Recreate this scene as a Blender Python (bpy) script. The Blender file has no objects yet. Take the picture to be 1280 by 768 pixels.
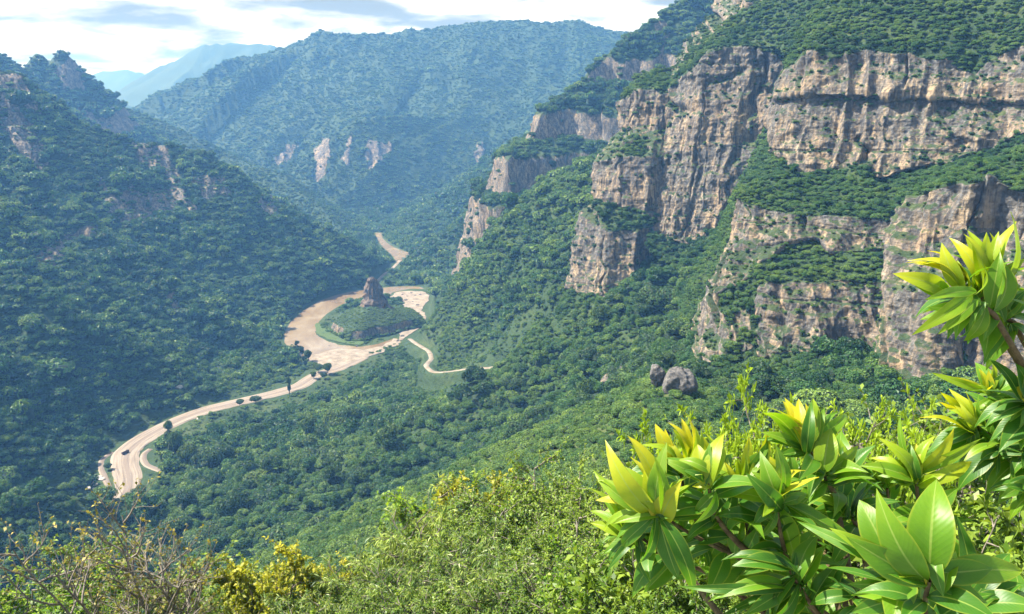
QUALITY = 1.0
import bpy, bmesh, math, random
import numpy as np
from mathutils import Vector, Matrix, Quaternion

R = math.radians
random.seed(7)
rng = np.random.default_rng(11)
S = bpy.context.scene
COL = S.collection

# ------------------------------------------------------------------ camera, sky, sun, exposure
CAM = np.array([0.0, 0.0, 300.0])
PITCH = R(14.8)
cam_d = bpy.data.cameras.new('camera')
cam = bpy.data.objects.new('camera', cam_d)
COL.objects.link(cam)
cam.location = CAM
cam.rotation_euler = (R(90) - PITCH, 0, 0)
cam_d.sensor_width = 36
cam_d.lens = 28.125
cam_d.clip_start = 0.05
cam_d.clip_end = 60000
S.camera = cam

SUN_EL, SUN_AZ = R(52), R(-75)          # azimuth measured from +Y towards +X
sun_dir = Vector((math.sin(SUN_AZ) * math.cos(SUN_EL), math.cos(SUN_AZ) * math.cos(SUN_EL), math.sin(SUN_EL)))
sl = bpy.data.lights.new('sun', 'SUN')
sl.energy = 5.0
sl.angle = R(0.6)
sl.color = (1.0, 0.94, 0.84)
so = bpy.data.objects.new('sun', sl)
COL.objects.link(so)
so.rotation_euler = sun_dir.to_track_quat('Z', 'Y').to_euler()
so.location = (-200, 0, 900)

W = bpy.data.worlds.new('World')
S.world = W
W.use_nodes = True
wt = W.node_tree
wt.nodes.clear()


def N(t, typ, **kw):
    n = t.nodes.new(typ)
    for k, v in kw.items():
        if k.startswith('i_'):
            n.inputs[k[2:].replace('_', ' ')].default_value = v
        else:
            setattr(n, k, v)
    return n


def math_node(t, op, a, b=None, c=None, clamp=False):
    n = t.nodes.new('ShaderNodeMath')
    n.operation = op
    n.use_clamp = clamp
    for i, v in enumerate((a, b, c)):
        if v is None:
            continue
        if isinstance(v, (int, float)):
            n.inputs[i].default_value = v
        else:
            t.links.new(v, n.inputs[i])
    return n.outputs[0]


def ramp(t, fac, stops, interp='LINEAR'):
    n = t.nodes.new('ShaderNodeValToRGB')
    n.color_ramp.interpolation = interp
    e = n.color_ramp.elements
    while len(e) < len(stops):
        e.new(0.5)
    for i, (p, c) in enumerate(stops):
        e[i].position = p
        if isinstance(c, (int, float)):
            c = (c, c, c)
        e[i].color = (*c, 1)
    t.links.new(fac, n.inputs[0])
    return n.outputs[0]


def mix(t, fac, a, b, blend='MIX'):
    n = t.nodes.new('ShaderNodeMix')
    n.data_type = 'RGBA'
    n.blend_type = blend
    for s, v in ((0, fac), (6, a), (7, b)):
        if isinstance(v, (int, float)):
            n.inputs[s].default_value = v
        elif isinstance(v, tuple):
            n.inputs[s].default_value = (*v, 1)
        else:
            t.links.new(v, n.inputs[s])
    return n.outputs[2]


def noise(t, vec, scale, detail=4, rough=0.55, dist=0.0):
    n = N(t, 'ShaderNodeTexNoise', i_Scale=scale, i_Detail=detail, i_Roughness=rough, i_Distortion=dist)
    t.links.new(vec, n.inputs['Vector'])
    return n.outputs['Fac']


def vmul(t, vec, s):
    n = t.nodes.new('ShaderNodeVectorMath')
    n.operation = 'MULTIPLY'
    t.links.new(vec, n.inputs[0])
    n.inputs[1].default_value = s
    return n.outputs[0]


def build_world():
    t = wt
    sky = N(t, 'ShaderNodeTexSky', sky_type='NISHITA', sun_disc=False, sun_elevation=SUN_EL, sun_rotation=SUN_AZ)
    sky.altitude = 1200
    sky.air_density = 1.0
    sky.dust_density = 1.5
    tc = t.nodes.new('ShaderNodeTexCoord')
    sep = t.nodes.new('ShaderNodeSeparateXYZ')
    t.links.new(tc.outputs['Generated'], sep.inputs[0])
    # project the sky direction on a cloud deck, so the clouds flatten towards the horizon
    h = math_node(t, 'ADD', math_node(t, 'MAXIMUM', sep.outputs[2], 0.0), 0.16)
    cx = math_node(t, 'DIVIDE', sep.outputs[0], h)
    cy = math_node(t, 'DIVIDE', sep.outputs[1], h)
    comb = t.nodes.new('ShaderNodeCombineXYZ')
    t.links.new(cx, comb.inputs[0])
    t.links.new(cy, comb.inputs[1])
    off = t.nodes.new('ShaderNodeVectorMath')
    off.operation = 'ADD'
    t.links.new(comb.outputs[0], off.inputs[0])
    off.inputs[1].default_value = CLOUD_OFF
    cover = ramp(t, noise(t, off.outputs[0], 0.55, 5, 0.55, 0.3), [(0.46, 0.0), (0.60, 1.0)])
    thick = noise(t, off.outputs[0], 1.5, 7, 0.55, 0.25)
    cloud = ramp(t, thick, [(0.0, (5.8, 5.8, 5.7)), (0.44, (5.2, 5.25, 5.2)), (0.51, (2.9, 3.05, 3.1)), (0.575, (1.45, 1.65, 1.8)), (0.9, (1.2, 1.4, 1.55))])
    low = ramp(t, sep.outputs[2], [(0.0, 1.0), (0.16, 1.0), (0.34, 0.0)])
    cover = math_node(t, 'MAXIMUM', cover, low)
    c = mix(t, cover, sky.outputs[0], cloud)
    bg = N(t, 'ShaderNodeBackground', i_Strength=0.1)
    t.links.new(c, bg.inputs[0])
    o = t.nodes.new('ShaderNodeOutputWorld')
    t.links.new(bg.outputs[0], o.inputs[0])


CLOUD_OFF = (3.1, 7.7, 0.0)
build_world()
S.view_settings.view_transform = 'Standard'
S.view_settings.look = 'None'
S.view_settings.gamma = 1
S.view_settings.exposure = 1.55
S.cycles.use_denoising = True
S.cycles.max_bounces = 6
S.cycles.diffuse_bounces = 2
S.cycles.glossy_bounces = 2
S.cycles.transmission_bounces = 3
S.cycles.volume_bounces = 0
S.cycles.transparent_max_bounces = 8
S.cycles.use_adaptive_sampling = True

# ------------------------------------------------------------------ helpers
ca, sa = math.cos(PITCH), math.sin(PITCH)


def pix(px, py, t):
    """world point seen at photo pixel px, py (1280 x 768) at depth t along the view axis"""
    a, b = (px - 640) / 1000.0, (384 - py) / 1000.0
    return np.array([t * a, t * (ca + sa * b), 300 + t * (-sa + ca * b)])


def ground(px, py, z=0.0):
    b = (384 - py) / 1000.0
    return pix(px, py, (z - 300) / (-sa + ca * b))


def hash2(ix, iy, seed):
    n = (ix.astype(np.int64) * 374761393 + iy.astype(np.int64) * 668265263 + seed * 974634777) & 0x7fffffff
    n = ((n ^ (n >> 13)) * 1274126177) & 0x7fffffff
    return ((n ^ (n >> 16)) & 0xffffff) / float(0xffffff) * 2 - 1


def hash3(ix, iy, iz, seed):
    n = (ix.astype(np.int64) * 374761393 + iy.astype(np.int64) * 668265263 + iz.astype(np.int64) * 1440662683 + seed * 974634777) & 0x7fffffff
    n = ((n ^ (n >> 13)) * 1274126177) & 0x7fffffff
    return ((n ^ (n >> 16)) & 0xffffff) / float(0xffffff) * 2 - 1


def vn2(x, y, seed=0):
    ix, iy = np.floor(x), np.floor(y)
    fx, fy = x - ix, y - iy
    fx = fx * fx * fx * (fx * (fx * 6 - 15) + 10)
    fy = fy * fy * fy * (fy * (fy * 6 - 15) + 10)
    a, b = hash2(ix, iy, seed), hash2(ix + 1, iy, seed)
    c, d = hash2(ix, iy + 1, seed), hash2(ix + 1, iy + 1, seed)
    return (a + (b - a) * fx) * (1 - fy) + (c + (d - c) * fx) * fy


def vn3(x, y, z, seed=0):
    ix, iy, iz = np.floor(x), np.floor(y), np.floor(z)
    fx, fy, fz = x - ix, y - iy, z - iz
    fx, fy, fz = (f * f * (3 - 2 * f) for f in (fx, fy, fz))
    r = 0
    for dz in (0, 1):
        wz = fz if dz else 1 - fz
        a, b = hash3(ix, iy, iz + dz, seed), hash3(ix + 1, iy, iz + dz, seed)
        c, d = hash3(ix, iy + 1, iz + dz, seed), hash3(ix + 1, iy + 1, iz + dz, seed)
        r = r + wz * ((a + (b - a) * fx) * (1 - fy) + (c + (d - c) * fx) * fy)
    return r


def fbm2(x, y, octv=4, seed=0, gain=0.5):
    r, a, f = 0, 1.0, 1.0
    for o in range(octv):
        r = r + a * vn2(x * f + o * 17.3, y * f - o * 9.1, seed + o)
        a *= gain
        f *= 2.03
    return r


def fbm3(p, octv=4, seed=0, gain=0.5):
    r, a, f = 0, 1.0, 1.0
    for o in range(octv):
        r = r + a * vn3(p[..., 0] * f + o * 7.3, p[..., 1] * f, p[..., 2] * f, seed + o)
        a *= gain
        f *= 2.03
    return r


def sstep(a, b, x):
    t = np.clip((x - a) / (b - a), 0, 1)
    return t * t * (3 - 2 * t)


def catmull(P, n):
    """n points along a smooth curve through the points P (k x 3), parametrised by chord length"""
    P = np.asarray(P, float)
    d = np.maximum(np.linalg.norm(np.diff(P, axis=0), axis=1), 1e-6)
    u = np.concatenate([[0], np.cumsum(d)])
    u /= u[-1]
    m = np.gradient(P, u, axis=0) if len(P) > 2 else np.repeat((P[1:] - P[:1]), 2, 0)
    t = np.linspace(0, 1, n)
    k = np.clip(np.searchsorted(u, t) - 1, 0, len(P) - 2)
    h = (u[k + 1] - u[k])[:, None]
    s = (t[:, None] - u[k][:, None]) / h
    m = m * 0.8
    return ((2 * s**3 - 3 * s**2 + 1) * P[k] + (s**3 - 2 * s**2 + s) * h * m[k]
            + (-2 * s**3 + 3 * s**2) * P[k + 1] + (s**3 - s**2) * h * m[k + 1])


def mesh_from(name, V, F, mat=None, attrs=None, smooth=True):
    """mesh from numpy arrays; F is (n,3) or (n,4)"""
    me = bpy.data.meshes.new(name)
    V = np.ascontiguousarray(V, dtype=np.float32)
    F = np.ascontiguousarray(F, dtype=np.int32)
    me.vertices.add(len(V))
    me.vertices.foreach_set('co', V.ravel())
    if len(F):
        k = F.shape[1]
        me.loops.add(F.size)
        me.loops.foreach_set('vertex_index', F.ravel())
        me.polygons.add(len(F))
        me.polygons.foreach_set('loop_start', np.arange(0, F.size, k, dtype=np.int32))
        me.polygons.foreach_set('loop_total', np.full(len(F), k, dtype=np.int32))
        if smooth:
            me.polygons.foreach_set('use_smooth', np.ones(len(F), dtype=bool))
    me.update(calc_edges=True)
    for k, a in (attrs or {}).items():
        at = me.attributes.new(k, 'FLOAT', 'POINT')
        at.data.foreach_set('value', np.ascontiguousarray(a, dtype=np.float32))
    if mat:
        me.materials.append(mat)
    return me


def link(name, me, parent=None, **props):
    o = bpy.data.objects.new(name, me)
    COL.objects.link(o)
    if parent is not None:
        o.parent = parent
    for k, v in props.items():
        o[k] = v
    return o


def grid_faces(n, m):
    i = np.arange(n - 1)[:, None] * m + np.arange(m - 1)[None, :]
    i = i.ravel()
    return np.stack([i, i + 1, i + m + 1, i + m], 1)


def poly_dist(x, y, P):
    """distance to a plan polyline and the arc length along it"""
    best = np.full(x.shape, 1e9)
    arc = np.zeros(x.shape)
    acc = 0.0
    for a, b in zip(P[:-1], P[1:]):
        ex, ey = b[0] - a[0], b[1] - a[1]
        L2 = max(ex * ex + ey * ey, 1e-9)
        s = np.clip(((x - a[0]) * ex + (y - a[1]) * ey) / L2, 0, 1)
        d = np.hypot(x - a[0] - s * ex, y - a[1] - s * ey)
        k = d < best
        best = np.where(k, d, best)
        arc = np.where(k, acc + s * math.sqrt(L2), arc)
        acc += math.sqrt(L2)
    return best, arc


def in_poly(x, y, P):
    c = np.zeros(x.shape, bool)
    n = len(P)
    for i in range(n):
        x0, y0 = P[i][0], P[i][1]
        x1, y1 = P[(i + 1) % n][0], P[(i + 1) % n][1]
        if y0 == y1:
            continue
        c ^= ((y0 > y) != (y1 > y)) & (x < (x1 - x0) * (y - y0) / (y1 - y0) + x0)
    return c
# ------------------------------------------------------------------ the land: one height function
ROAD_PX = [(455, 447), (425, 460), (395, 470), (372, 484), (345, 492), (300, 503), (262, 512), (228, 524), (198, 538), (172, 554), (158, 567), (156, 582), (160, 598), (159, 612), (148, 627), (128, 641), (104, 649), (76, 657)]
ROAD = np.array([ground(*p) for p in ROAD_PX])
ROAD_S = catmull(ROAD, 90)
ROAD_W = np.interp(np.linspace(0, 1, 90), [0, .15, .35, .55, .7, .85, 1], [9, 10, 11, 11, 13, 11, 6])
TRACK = catmull(np.array([ground(*p) for p in [(140, 566), (128, 575), (127, 588), (132, 600), (137, 612)]]), 30)
LOOP = catmull(np.array([ground(*p) for p in [(188, 562), (181, 567), (179, 574), (184, 582), (192, 586), (201, 589)]]), 30)
RIVER_PX = [(440, 364), (418, 369), (398, 376), (378, 388), (362, 402), (354, 416), (354, 428), (362, 438), (376, 446), (394, 452), (412, 457), (432, 456), (446, 449), (462, 441), (476, 436), (490, 430), (502, 422), (508, 414), (500, 416), (488, 424), (470, 430), (450, 433), (430, 431),
            (412, 427), (399, 420), (396, 411), (400, 402), (410, 392), (424, 383), (440, 376), (470, 372), (500, 374), (515, 380), (530, 372), (536, 362), (524, 358), (500, 358), (470, 360)]
RIVER = np.array([ground(*p)[:2] for p in RIVER_PX])
UP_PX = [(468, 291), (471, 300), (477, 308), (488, 318), (496, 329), (502, 329), (505, 322), (516, 322), (516, 317), (500, 312), (488, 306), (479, 298), (478, 291)]
UPRIVER = np.array([ground(*p)[:2] for p in UP_PX])
STREAM_S = catmull(np.array([ground(*p) for p in [(500, 326), (490, 336), (478, 345), (470, 355), (468, 364)]]), 40)
PATH_PT = [(512, 424, 1000), (522, 431, 965), (536, 440, 915), (539, 448, 880), (533, 458, 830), (545, 466, 790), (560, 465, 770), (590, 461, 745), (620, 460, 722), (650, 458, 700), (680, 457, 680), (695, 459, 665), (702, 470, 640)]
PATH = np.array([pix(*p) for p in PATH_PT])
PATH_S = catmull(PATH, 160)
CHANNEL = np.array([ground(*p)[:2] for p in [(494, 366), (512, 362), (532, 362), (540, 374), (534, 386), (538, 398), (530, 410), (516, 424), (502, 432), (498, 420), (510, 406), (512, 392), (500, 380), (488, 374)]])
ISLE = ground(457, 424)[:2] + np.array([2.0, 62.0])

BASE_PT = [pix(*p) for p in [
    (749, 205, 850), (668, 262, 870), (610, 303, 900), (560, 375, 960), (525, 415, 1020),
    (723, 314, 720), (676, 348, 760), (625, 379, 830), (560, 408, 930),
    (712, 362, 640), (745, 370, 618), (790, 352, 618), (860, 310, 615), (915, 282, 602), (770, 430, 540), (830, 400, 545), (880, 350, 555),
    (600, 460, 740), (660, 458, 696), (540, 455, 850), (690, 430, 700), (560, 430, 860), (620, 420, 790), (700, 390, 660),
    (450, 560, 600), (350, 560, 655), (300, 600, 600), (300, 640, 540), (200, 640, 560), (560, 560, 540), (560, 640, 450), (420, 700, 440), (200, 720, 480), (100, 720, 490), (0, 768, 430), (-150, 800, 420),
    (650, 540, 480), (700, 500, 520), (760, 475, 470), (740, 520, 430), (500, 500, 760), (450, 500, 800), (380, 530, 740),
    (884, 460, 352), (935, 470, 342), (1050, 450, 338), (1121, 480, 275), (1190, 470, 268), (1290, 480, 255),
    (1000, 490, 285), (900, 490, 300)]]
BASE_PT += [ground(*p) for p in [(480, 345), (500, 420), (420, 440), (140, 600), (100, 640), (262, 512), (200, 538), (350, 400), (400, 470), (372, 470), (490, 300), (420, 270), (520, 360), (450, 330), (330, 500), (540, 350), (560, 340)]]
BASE_PT += [np.array(p, float) for p in [(-420, 600, -8), (-600, 900, -20), (-420, 1200, -10), (-300, 1500, -5), (0, 1800, 0), (260, 700, 170), (420, 420, 190), (300, 150, 225), (500, 900, 200), (250, 1300, 120), (-380, 420, 10), (-500, 300, 10),
                                         (0, 0, 150), (-120, 150, 70), (-200, 250, 40), (120, 120, 215), (90, 30, 225), (80, 400, 165)]]
BASE_PT = np.array(BASE_PT)


def tps_fit(P, lam=2e-4):
    X = P[:, :2] / 100.0
    d = np.linalg.norm(X[:, None] - X[None], axis=2)
    K = np.where(d > 0, d * d * np.log(np.maximum(d, 1e-9)), 0) + lam * np.eye(len(P)) * len(P)
    Q = np.c_[np.ones(len(P)), X]
    A = np.block([[K, Q], [Q.T, np.zeros((3, 3))]])
    w = np.linalg.solve(A, np.r_[P[:, 2], 0, 0, 0])
    return X, w


TPS_X, TPS_W = tps_fit(BASE_PT)


def tps(x, y):
    X, Y = x / 100.0, y / 100.0
    z = TPS_W[-3] + TPS_W[-2] * X + TPS_W[-1] * Y
    for (a, b), w in zip(TPS_X, TPS_W[:-3]):
        d2 = (X - a) ** 2 + (Y - b) ** 2
        z = z + w * 0.5 * d2 * np.log(np.maximum(d2, 1e-12))
    return z


def rl(*p):
    return np.array([pix(*q) for q in p])


# ridge lines: (owner, points, side slope, gully wavelength, gully depth)
T_NEAR, T_LEFT, T_PEAK, T_BIG, T_FAR, T_LAST, T_RIGHT, T_BEHIND = 1, 2, 3, 4, 5, 6, 7, 8
RIDGES = [
    (T_NEAR, np.array([(-3, -60, 318), (2, 0, 299.3), (4, 8, 294), (5, 17, 286.2), (6, 32, 276.8), (8, 50, 266.8), (12, 70, 255), (20, 100, 242), (36, 150, 224), (60, 290, 196), (66, 330, 178), (60, 372, 150)], float), .37, 40, 1.2),
    (T_LEFT, rl((-330, -30, 1100), (-100, 45, 1160), (0, 68, 1180), (14, 80, 1190), (24, 98, 1200), (44, 120, 1210), (68, 140, 1220), (105, 157, 1240), (120, 155, 1250), (135, 159, 1255), (190, 173, 1280), (244, 183, 1295), (271, 200, 1300), (295, 220, 1310), (325, 234, 1320), (342, 244, 1330), (362, 260, 1340), (389, 288, 1350), (420, 308, 1370), (474, 338, 1385)), .80, 125, 50),
    (T_LEFT, rl((-160, 130, 1080), (0, 190, 1050), (50, 217, 1025), (78, 248, 1010), (115, 285, 990), (160, 322, 980), (237, 370, 975), (305, 417, 975), (352, 437, 978)), 1.0, 64, 26),
    (T_LEFT, rl((-160, 150, 960), (0, 237, 910), (40, 278, 900), (73, 312, 885), (102, 346, 880), (142, 380, 870), (210, 437, 850), (250, 478, 832)), 1.0, 60, 24),
    (T_LEFT, rl((-160, 255, 800), (0, 330, 780), (60, 370, 770), (135, 427, 760), (190, 474, 760), (217, 508, 765)), .85, 52, 17),
    (T_LEFT, rl((-160, 380, 610), (0, 460, 600), (44, 498, 600), (104, 535, 635)), .8, 40, 9),
    (T_LEFT, rl((-160, 500, 480), (0, 552, 500), (34, 585, 520)), .8, 40, 4),
    (T_LEFT, rl((150, 172, 1275), (200, 195, 1262), (235, 245, 1200), (275, 300, 1150), (330, 350, 1130), (368, 384, 1130)), 1.0, 60, 24),
    (T_LEFT, rl((262, 205, 1300), (300, 245, 1275), (352, 300, 1250), (410, 346, 1240)), 1.0, 60, 24),
    (T_LEFT, rl((60, 145, 1215), (105, 200, 1150), (150, 245, 1110), (190, 300, 1070)), 1.0, 60, 24),
    (T_PEAK, rl((24, 105, 1780), (32, 88, 1790), (40, 72, 1800), (46, 66, 1800), (54, 69, 1800), (62, 76, 1800), (72, 66, 1800), (80, 63, 1800), (87, 68, 1805), (95, 80, 1810), (108, 98, 1815), (118, 114, 1820), (135, 140, 1830), (152, 166, 1840)), 1.25, 48, 24),
    (T_PEAK, rl((-60, 60, 1700), (-10, 66, 1720), (6, 74, 1730), (16, 92, 1740), (30, 118, 1750)), .9, 50, 20),
    (T_BEHIND, rl((140, 132, 2100), (170, 142, 2100), (215, 165, 2080), (262, 190, 2050), (300, 206, 2000), (345, 216, 1950), (385, 246, 1880), (430, 280, 1800)), .62, 110, 24),
    (T_BIG, rl((150, 185, 3350), (195, 152, 3300), (230, 120, 3250), (270, 98, 3200), (320, 75, 3150), (360, 60, 3100), (385, 46, 3080), (412, 39, 3060), (440, 41, 3050), (470, 41, 3040), (500, 37, 3030), (560, 32, 3010), (620, 27, 3000), (680, 26, 2990), (730, 24, 2980), (755, 34, 2980), (790, 40, 2980), (900, 60, 3000)), .62, 240, 90),
    (T_BIG, rl((560, 34, 3000), (510, 52, 2950), (482, 68, 2900), (432, 98, 2820), (381, 125, 2740), (345, 152, 2660), (318, 172, 2600)), .82, 150, 40),
    (T_BIG, rl((690, 32, 2950), (650, 70, 2880), (615, 104, 2700), (585, 126, 2600), (557, 148, 2480), (520, 176, 2370), (482, 203, 2280), (445, 232, 2180), (412, 258, 2090)), .82, 120, 34),
    (T_BIG, rl((570, 140, 2560), (535, 146, 2500), (500, 143, 2440), (465, 144, 2400), (440, 150, 2370), (415, 166, 2340), (398, 190, 2300), (386, 214, 2250)), .85, 110, 22),
    (T_BIG, rl((360, 150, 2640), (345, 172, 2560), (322, 200, 2480), (300, 222, 2400)), .7, 90, 14),
    (T_BIG, rl((615, 106, 2700), (632, 128, 2600), (648, 148, 2520)), .66, 90, 12),
    (T_BIG, rl((720, 30, 2950), (720, 80, 2750), (700, 120, 2550), (672, 150, 2350)), .8, 150, 40),
    (T_RIGHT, rl((830, 60, 2150), (760, 105, 2050), (700, 146, 1950), (659, 171, 1900), (625, 203, 1870), (577, 250, 1840), (540, 275, 1800), (505, 300, 1740)), .68, 80, 20),
    (T_RIGHT, rl((700, 200, 1500), (640, 240, 1480), (600, 280, 1460), (565, 318, 1420), (540, 345, 1370)), .66, 70, 8),
    (T_FAR, rl((120, 165, 5600), (150, 128, 5500), (180, 97, 5500), (195, 81, 5500), (205, 78, 5500), (225, 71, 5500), (240, 64, 5500), (252, 56, 5500), (275, 54, 5500), (300, 54, 5500), (335, 55, 5500), (348, 60, 5500), (360, 75, 5500), (420, 90, 5500)), .6, 300, 60),
    (T_FAR, rl((120, 112, 4300), (150, 124, 4300), (180, 138, 4250), (215, 152, 4200), (260, 170, 4100)), .55, 160, 25),
    (T_FAR, rl((252, 58, 5480), (235, 84, 5200), (215, 108, 4900), (190, 132, 4700)), .6, 200, 30),
    (T_LAST, rl((60, 110, 8200), (100, 96, 8200), (118, 91, 8200), (145, 87, 8200), (160, 87, 8200), (178, 92, 8200), (200, 100, 8200), (260, 105, 8200)), .5, 400, 60),
]
CLIFF_M = 9
W1_RIDGE = rl((608, 305, 1000), (618, 280, 1010), (628, 245, 1030), (640, 216, 1050), (652, 194, 1080), (668, 172, 1100), (690, 146, 1130), (712, 120, 1160), (735, 95, 1180), (770, 70, 1200), (800, 45, 1230), (845, 10, 1260), (885, -6, 1280), (1000, -70, 1300), (1200, -150, 1300))
RIDGES.append((CLIFF_M, W1_RIDGE, 1.05, 75, 9))
# terraces of the cliff mountain: raw height -> height with steep bands
TER_IN = [0, 120, 150, 168, 190, 206, 226, 246, 262, 300, 322, 338, 500]
TER_OUT = [-300, 0, 110, 165, 172, 218, 228, 236, 274, 300, 316, 352, 514]


def height(x, y, fine=True):
    """height of the land, which landform owns the point, and how rocky it is"""
    shp = x.shape
    x = x.ravel()
    y = y.ravel()
    r = np.hypot(x, y)
    wa = np.interp(r, [0, 150, 500, 1200, 2500, 6000], [0, .6, 5, 9, 26, 70])
    wl = np.interp(r, [0, 500, 1200, 2500, 6000], [40, 60, 75, 170, 420])
    # the wavelength steps through fixed values so the noise stays continuous
    wx = np.zeros(x.shape)
    wy = np.zeros(x.shape)
    for lam, lo, hi, amp in ((55, 100, 1500, 5), (160, 300, 4000, 12), (430, 1500, 99999, 40)):
        m = sstep(lo * .5, lo * 1.5, r) * (1 - sstep(hi * .7, hi * 1.3, r)) * amp
        wx += m * fbm2(x / lam, y / lam, 2, 3)
        wy += m * fbm2(x / lam, y / lam, 2, 33)
    X, Y = x + wx, y + wy
    z = tps(x, y)
    z = np.where(y > 1500, z * (1 - sstep(1500, 1800, y)), z)
    z = np.where(z > 1.0, z, np.minimum(1.0, 1 - 0.02 * (1 - z)) - 1.5 * sstep(6, -6, z))
    base_r = sstep(3, 40, z)
    z = z + base_r * (5.0 * fbm2(x / 70, y / 70, 3, 50) + 1.6 * fbm2(x / 18, y / 18, 2, 57)) * sstep(60, 400, r)
    own = np.zeros(x.shape, np.int8)
    for o, P, k, gl, gd in RIDGES:
        best = np.full(x.shape, -1e9)
        zmax = P[:, 2].max()
        reach = (zmax + 30) / k + 60 if o != T_NEAR else 520
        box = (x > P[:, 0].min() - reach) & (x < P[:, 0].max() + reach) & (y > P[:, 1].min() - reach) & (y < P[:, 1].max() + reach)
        if not box.any():
            continue
        xs, ys = (x, y) if o == T_NEAR else (X, Y)
        xs, ys = xs[box], ys[box]
        bb = np.full(xs.shape, -1e9)
        bd = np.zeros(xs.shape)
        bs = np.zeros(xs.shape)
        acc = 0.0
        for a, b in zip(P[:-1], P[1:]):
            ex, ey = b[0] - a[0], b[1] - a[1]
            L2 = max(ex * ex + ey * ey, 1e-6)
            s = np.clip(((xs - a[0]) * ex + (ys - a[1]) * ey) / L2, 0, 1)
            d = np.hypot(xs - a[0] - s * ex, ys - a[1] - s * ey)
            zz = a[2] + s * (b[2] - a[2]) - k * d
            m = zz > bb
            bb = np.where(m, zz, bb)
            bd = np.where(m, d, bd)
            bs = np.where(m, acc + s * math.sqrt(L2), bs)
            acc += math.sqrt(L2)
        if o == T_NEAR:
            zr, xr = np.interp(ys, P[:, 1], P[:, 2]), np.interp(ys, P[:, 1], P[:, 0])
            off = xs - xr
            bd = np.abs(off)
            kk = np.interp(ys, [0, 60, 150, 300], [.33, .36, .46, .5])
            kk = np.where(off < 0, np.interp(ys, [0, 40, 75, 150, 300], [.2, .2, .34, .46, .5]), kk)
            bb = zr - kk * (np.sqrt(off * off + 9) - 3) - 1.2 * np.maximum(ys - 372, 0)
            bs = ys
        # gullies that run down the fall line
        warp = vn2(xs / gl, ys / gl, 5) * .35
        g1 = np.abs(vn2(bs / gl + warp, bd / (gl * 6) + 3.3, 8 + o))
        g2 = np.abs(vn2(bs / (gl * .41) + warp * 2, bd / (gl * 3) + 1.3, 18 + o))
        if o in (T_BIG, T_RIGHT, T_BEHIND):
            g1 = .5 + .55 * vn2(bs / (gl * .8) + warp * 1.5, bd / (gl * 5) + 3.3, 8 + o)
            g2 = .5 + .5 * vn2(bs / (gl * .33) + warp * 2, bd / (gl * 3) + 1.3, 18 + o)
        ramp_in = sstep(0, gl * 1.1, bd)
        bb = bb + ramp_in * gd * (1.1 * g1 + .5 * g2 - .45)
        bb = bb + gd * .10 * fbm2(xs / (gl * .3), ys / (gl * .3), 3, 71 + o)
        if o == CLIFF_M:
            hgt = bb + 7 * vn2(xs / 90, ys / 90, 91) + 2.5 * vn2(xs / 22, ys / 22, 92)
            bb = bb + np.where(hgt > 0, np.interp(hgt, TER_IN, TER_OUT) - hgt, 0)
        best[box] = bb
        sm = np.interp(r, [0, 100, 600, 2000, 6000], [.8, 2, 5, 10, 25])
        if o == T_BIG:
            sm = sm * 1.2
        m = best > z
        own = np.where(m, o, own)
        # smooth maximum
        h = np.clip(1 - np.abs(best - z) / (2 * sm), 0, 1)
        z = np.maximum(best, z) + sm * .5 * h * h * (best > -1e8)
    # flatten the valley floor where the river, the road and the tracks run
    near = (r < 2600) & (r > 350)
    if near.any():
        xs, ys, zs = x[near], y[near], z[near]
        d, arc = poly_dist(xs, ys, ROAD_S[:, :2])
        w = np.interp(arc / 1.0, np.linspace(0, np.linalg.norm(np.diff(ROAD_S[:, :2], axis=0), axis=1).sum(), 90), ROAD_W)
        f = sstep(w + 16, w + 3, d)
        zs = zs * (1 - f) + .2 * f
        cap = .2 + .62 * np.maximum(d - w - 4, 0) + .004 * np.maximum(d - w - 4, 0) ** 2
        zs = np.where(d < 160, np.minimum(zs, cap), zs)
        for T_, hw in ((TRACK, 4), (LOOP, 4), (STREAM_S, 6)):
            d, _ = poly_dist(xs, ys, T_[:, :2])
            f = sstep(hw + 12, hw + 2, d)
            zs = zs * (1 - f) + .2 * f
        for Pg, wd in ((RIVER, 14), (UPRIVER, 20), (CHANNEL, 12)):
            d, _ = poly_dist(xs, ys, np.vstack([Pg, Pg[:1]]))
            d = np.where(in_poly(xs, ys, Pg), -d, d)
            f = sstep(wd, 2, d)
            zs = zs * (1 - f) + .15 * f
            if Pg is not CHANNEL:
                zs = zs - 2.0 * sstep(0, -5, d)
        # island: low ground under the plateau
        di = np.hypot((xs - ISLE[0]), (ys - ISLE[1]) * .85)
        f = sstep(95, 80, di)
        zs = np.where(f > 0, np.minimum(zs, zs * (1 - f) + .15 * f), zs)
        # foot path cut
        d, arc = poly_dist(xs, ys, PATH_S[:, :2])
        L = np.r_[0, np.cumsum(np.linalg.norm(np.diff(PATH_S[:, :2], axis=0), axis=1))]
        zp = np.interp(arc, L, PATH_S[:, 2])
        f = sstep(14, 5, d)
        zs = zs * (1 - f) + zp * f
        z[near] = zs
    if fine:
        z = z + .25 * fbm2(x / 6, y / 6, 3, 44) * sstep(2, 40, r) * sstep(-.5, 6, z)
    return z.reshape(shp), own.reshape(shp)


def h1(x, y):
    z, _ = height(np.atleast_1d(np.asarray(x, float)), np.atleast_1d(np.asarray(y, float)))
    return z


# ------------------------------------------------------------------ the land as a mesh
Q = QUALITY
n_az, n_r = int(1080 * Q), int(1250 * Q)
u = np.linspace(-1, 1, n_az)
az = R(44) * (u * .80 + .20 * u ** 3)
rr = np.exp(np.linspace(math.log(1.5), math.log(10500), n_r))
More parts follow.
